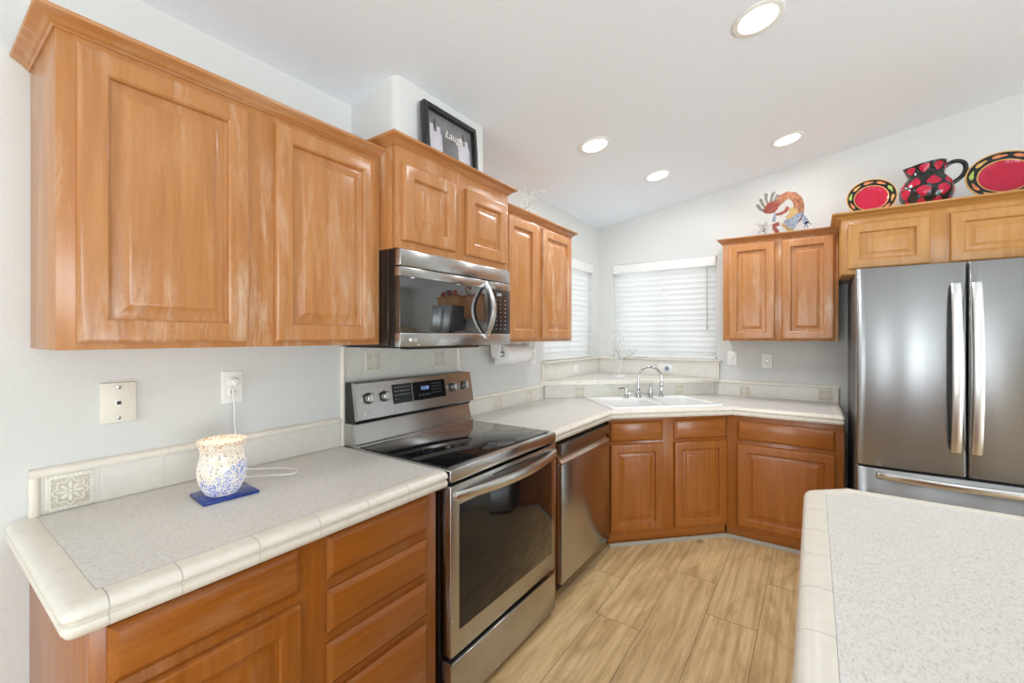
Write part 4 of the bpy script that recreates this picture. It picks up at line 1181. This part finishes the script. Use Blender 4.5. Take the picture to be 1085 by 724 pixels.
# ---------------------------------------------------------------- hunched dancer figurine (flat painted metal, cut out and layered)
t = thing('metal_figurine', 'painted metal hunched dancer figurine with feather plumes on the wall cabinet', 'figurine', (1.560, -.285, 2.1425))
K = .00057
def zc(x, y): return ((x - 460) * K, (600 - .115 * x + 14 - y) * K * 1.22)
def stroke(b, pts, ws, y0, y1, m=0):
    P_ = [Vector(zc(*p)) for p in pts]; nn = len(P_); Lf, Rt = [], []
    for i in range(nn):
        tg = (P_[min(i + 1, nn - 1)] - P_[max(i - 1, 0)]).normalized(); nr = Vector((-tg.y, tg.x)) * ws[i] * K / 2
        Lf.append(P_[i] + nr); Rt.append(P_[i] - nr)
    poly = Lf + Rt[::-1]
    ins = [Vector(p) for p in poly]; cen = sum(ins, Vector((0, 0))) / len(ins)
    b.loops([[(p.x, y1, p.y) for p in poly], [(p.x, y0, p.y) for p in poly]], m)
def poly(b, pts, y0, y1, m=0):
    P_ = [zc(*p) for p in pts]; b.loops([[(p[0], y1, p[1]) for p in P_], [(p[0], y0, p[1]) for p in P_]], m)
def patina(name, a, c, d):
    m = N(name); f = m.noise(m.coords((1, 1, 1)), 70, 4, .6, .6); m.color(m.ramp(f, [(0.35, a), (0.5, c), (0.66, d)])); m.set(Roughness=.35, Metallic=.35); return m.mat
cop = patina('copper_patina', lin(104, 54, 38), lin(140, 86, 60), lin(156, 116, 82)); red = patina('red_patina', lin(104, 42, 36), lin(130, 58, 46), lin(146, 82, 60))
blu = patina('blue_grey_patina', lin(92, 102, 126), lin(124, 132, 150), lin(160, 156, 150)); ochre = patina('ochre_patina', lin(150, 104, 64), lin(172, 136, 84), lin(160, 152, 104)); plm = patina('plume_patina', lin(70, 72, 74), lin(116, 114, 104), lin(146, 138, 112))
b = B(); stroke(b, [(368, 262), (425, 195), (490, 162), (550, 172), (595, 215), (610, 270), (600, 330), (565, 390), (520, 430)], [75, 105, 95, 100, 105, 110, 130, 165, 150], -.004, .004); b.done('arched_body', cop, t, angle=60)
b = B(); stroke(b, [(520, 300), (560, 330), (540, 390), (490, 420)], [50, 90, 110, 90], -.0075, -.0045); b.done('chest_panel', ochre, t)
b = B(); poly(b, [(225, 335), (235, 290), (270, 245), (320, 220), (370, 225), (400, 255), (385, 300), (345, 338), (300, 350), (255, 348)], -.006, .006); hd = b.done('head', red, t, angle=60)
b = B(); b.ball((zc(318, 312)[0], -.0065, zc(318, 312)[1]), .0022, 0); b.done('eye', M['relief'], hd)
for pts in ([(250, 325), (195, 305), (158, 255)], [(250, 290), (215, 245), (195, 198)], [(275, 245), (255, 195), (255, 140)], [(305, 225), (320, 165), (345, 125)], [(345, 220), (365, 185), (390, 158)]):
    b = B(); stroke(b, [pts[0], pts[1], pts[2], (pts[2][0] + (pts[2][0] - pts[1][0]) * .15, pts[2][1] + (pts[2][1] - pts[1][1]) * .15)], [26, 34, 40, 14], -.003, .003); b.done('plume', plm, t, angle=60)
b = B(); stroke(b, [(495, 285), (470, 330), (420, 355), (365, 365)], [40, 42, 36, 30], -.011, -.008); b.done('bent_arm', red, t)
b = B(); stroke(b, [(365, 345), (348, 400), (338, 440)], [26, 34, 40], -.010, -.007); b.done('hand_bell', blu, t)
b = B(); poly(b, [(450, 425), (520, 405), (600, 350), (650, 345), (640, 385), (600, 440), (560, 520), (500, 500), (465, 465)], -.010, -.0048); sk = b.done('kilt', blu, t)
b = B()
for p in ((490, 430), (540, 405), (590, 383), (450, 490), (495, 515), (415, 455)): q_ = zc(*p); b.ball((q_[0], -.0105, q_[1]), .0034, 0, 8)
b.done('studs', M['black'], sk)
b = B(); stroke(b, [(640, 370), (670, 420), (690, 455)], [40, 60, 60], -.004, .004)
for e in ((665, 505), (700, 500), (735, 465)): stroke(b, [(685, 440), e], [22, 10], -.004, .004)
b.done('sash', blu, t)
b = B(); stroke(b, [(400, 455), (345, 475), (350, 510), (375, 535), (370, 605), (345, 610)], [50, 55, 50, 48, 50, 40], -.006, .002); b.done('front_leg', red, t)
b = B(); stroke(b, [(440, 450), (500, 490), (520, 530), (500, 570), (490, 590)], [60, 70, 70, 60, 50], -.006, .002); b.done('rear_leg', ochre, t)
b = B(); b.box(zc(335, 0)[0], zc(530, 0)[0], -.025, .025, 0, .004, .001); b.done('foot_plate', M['black'], t)
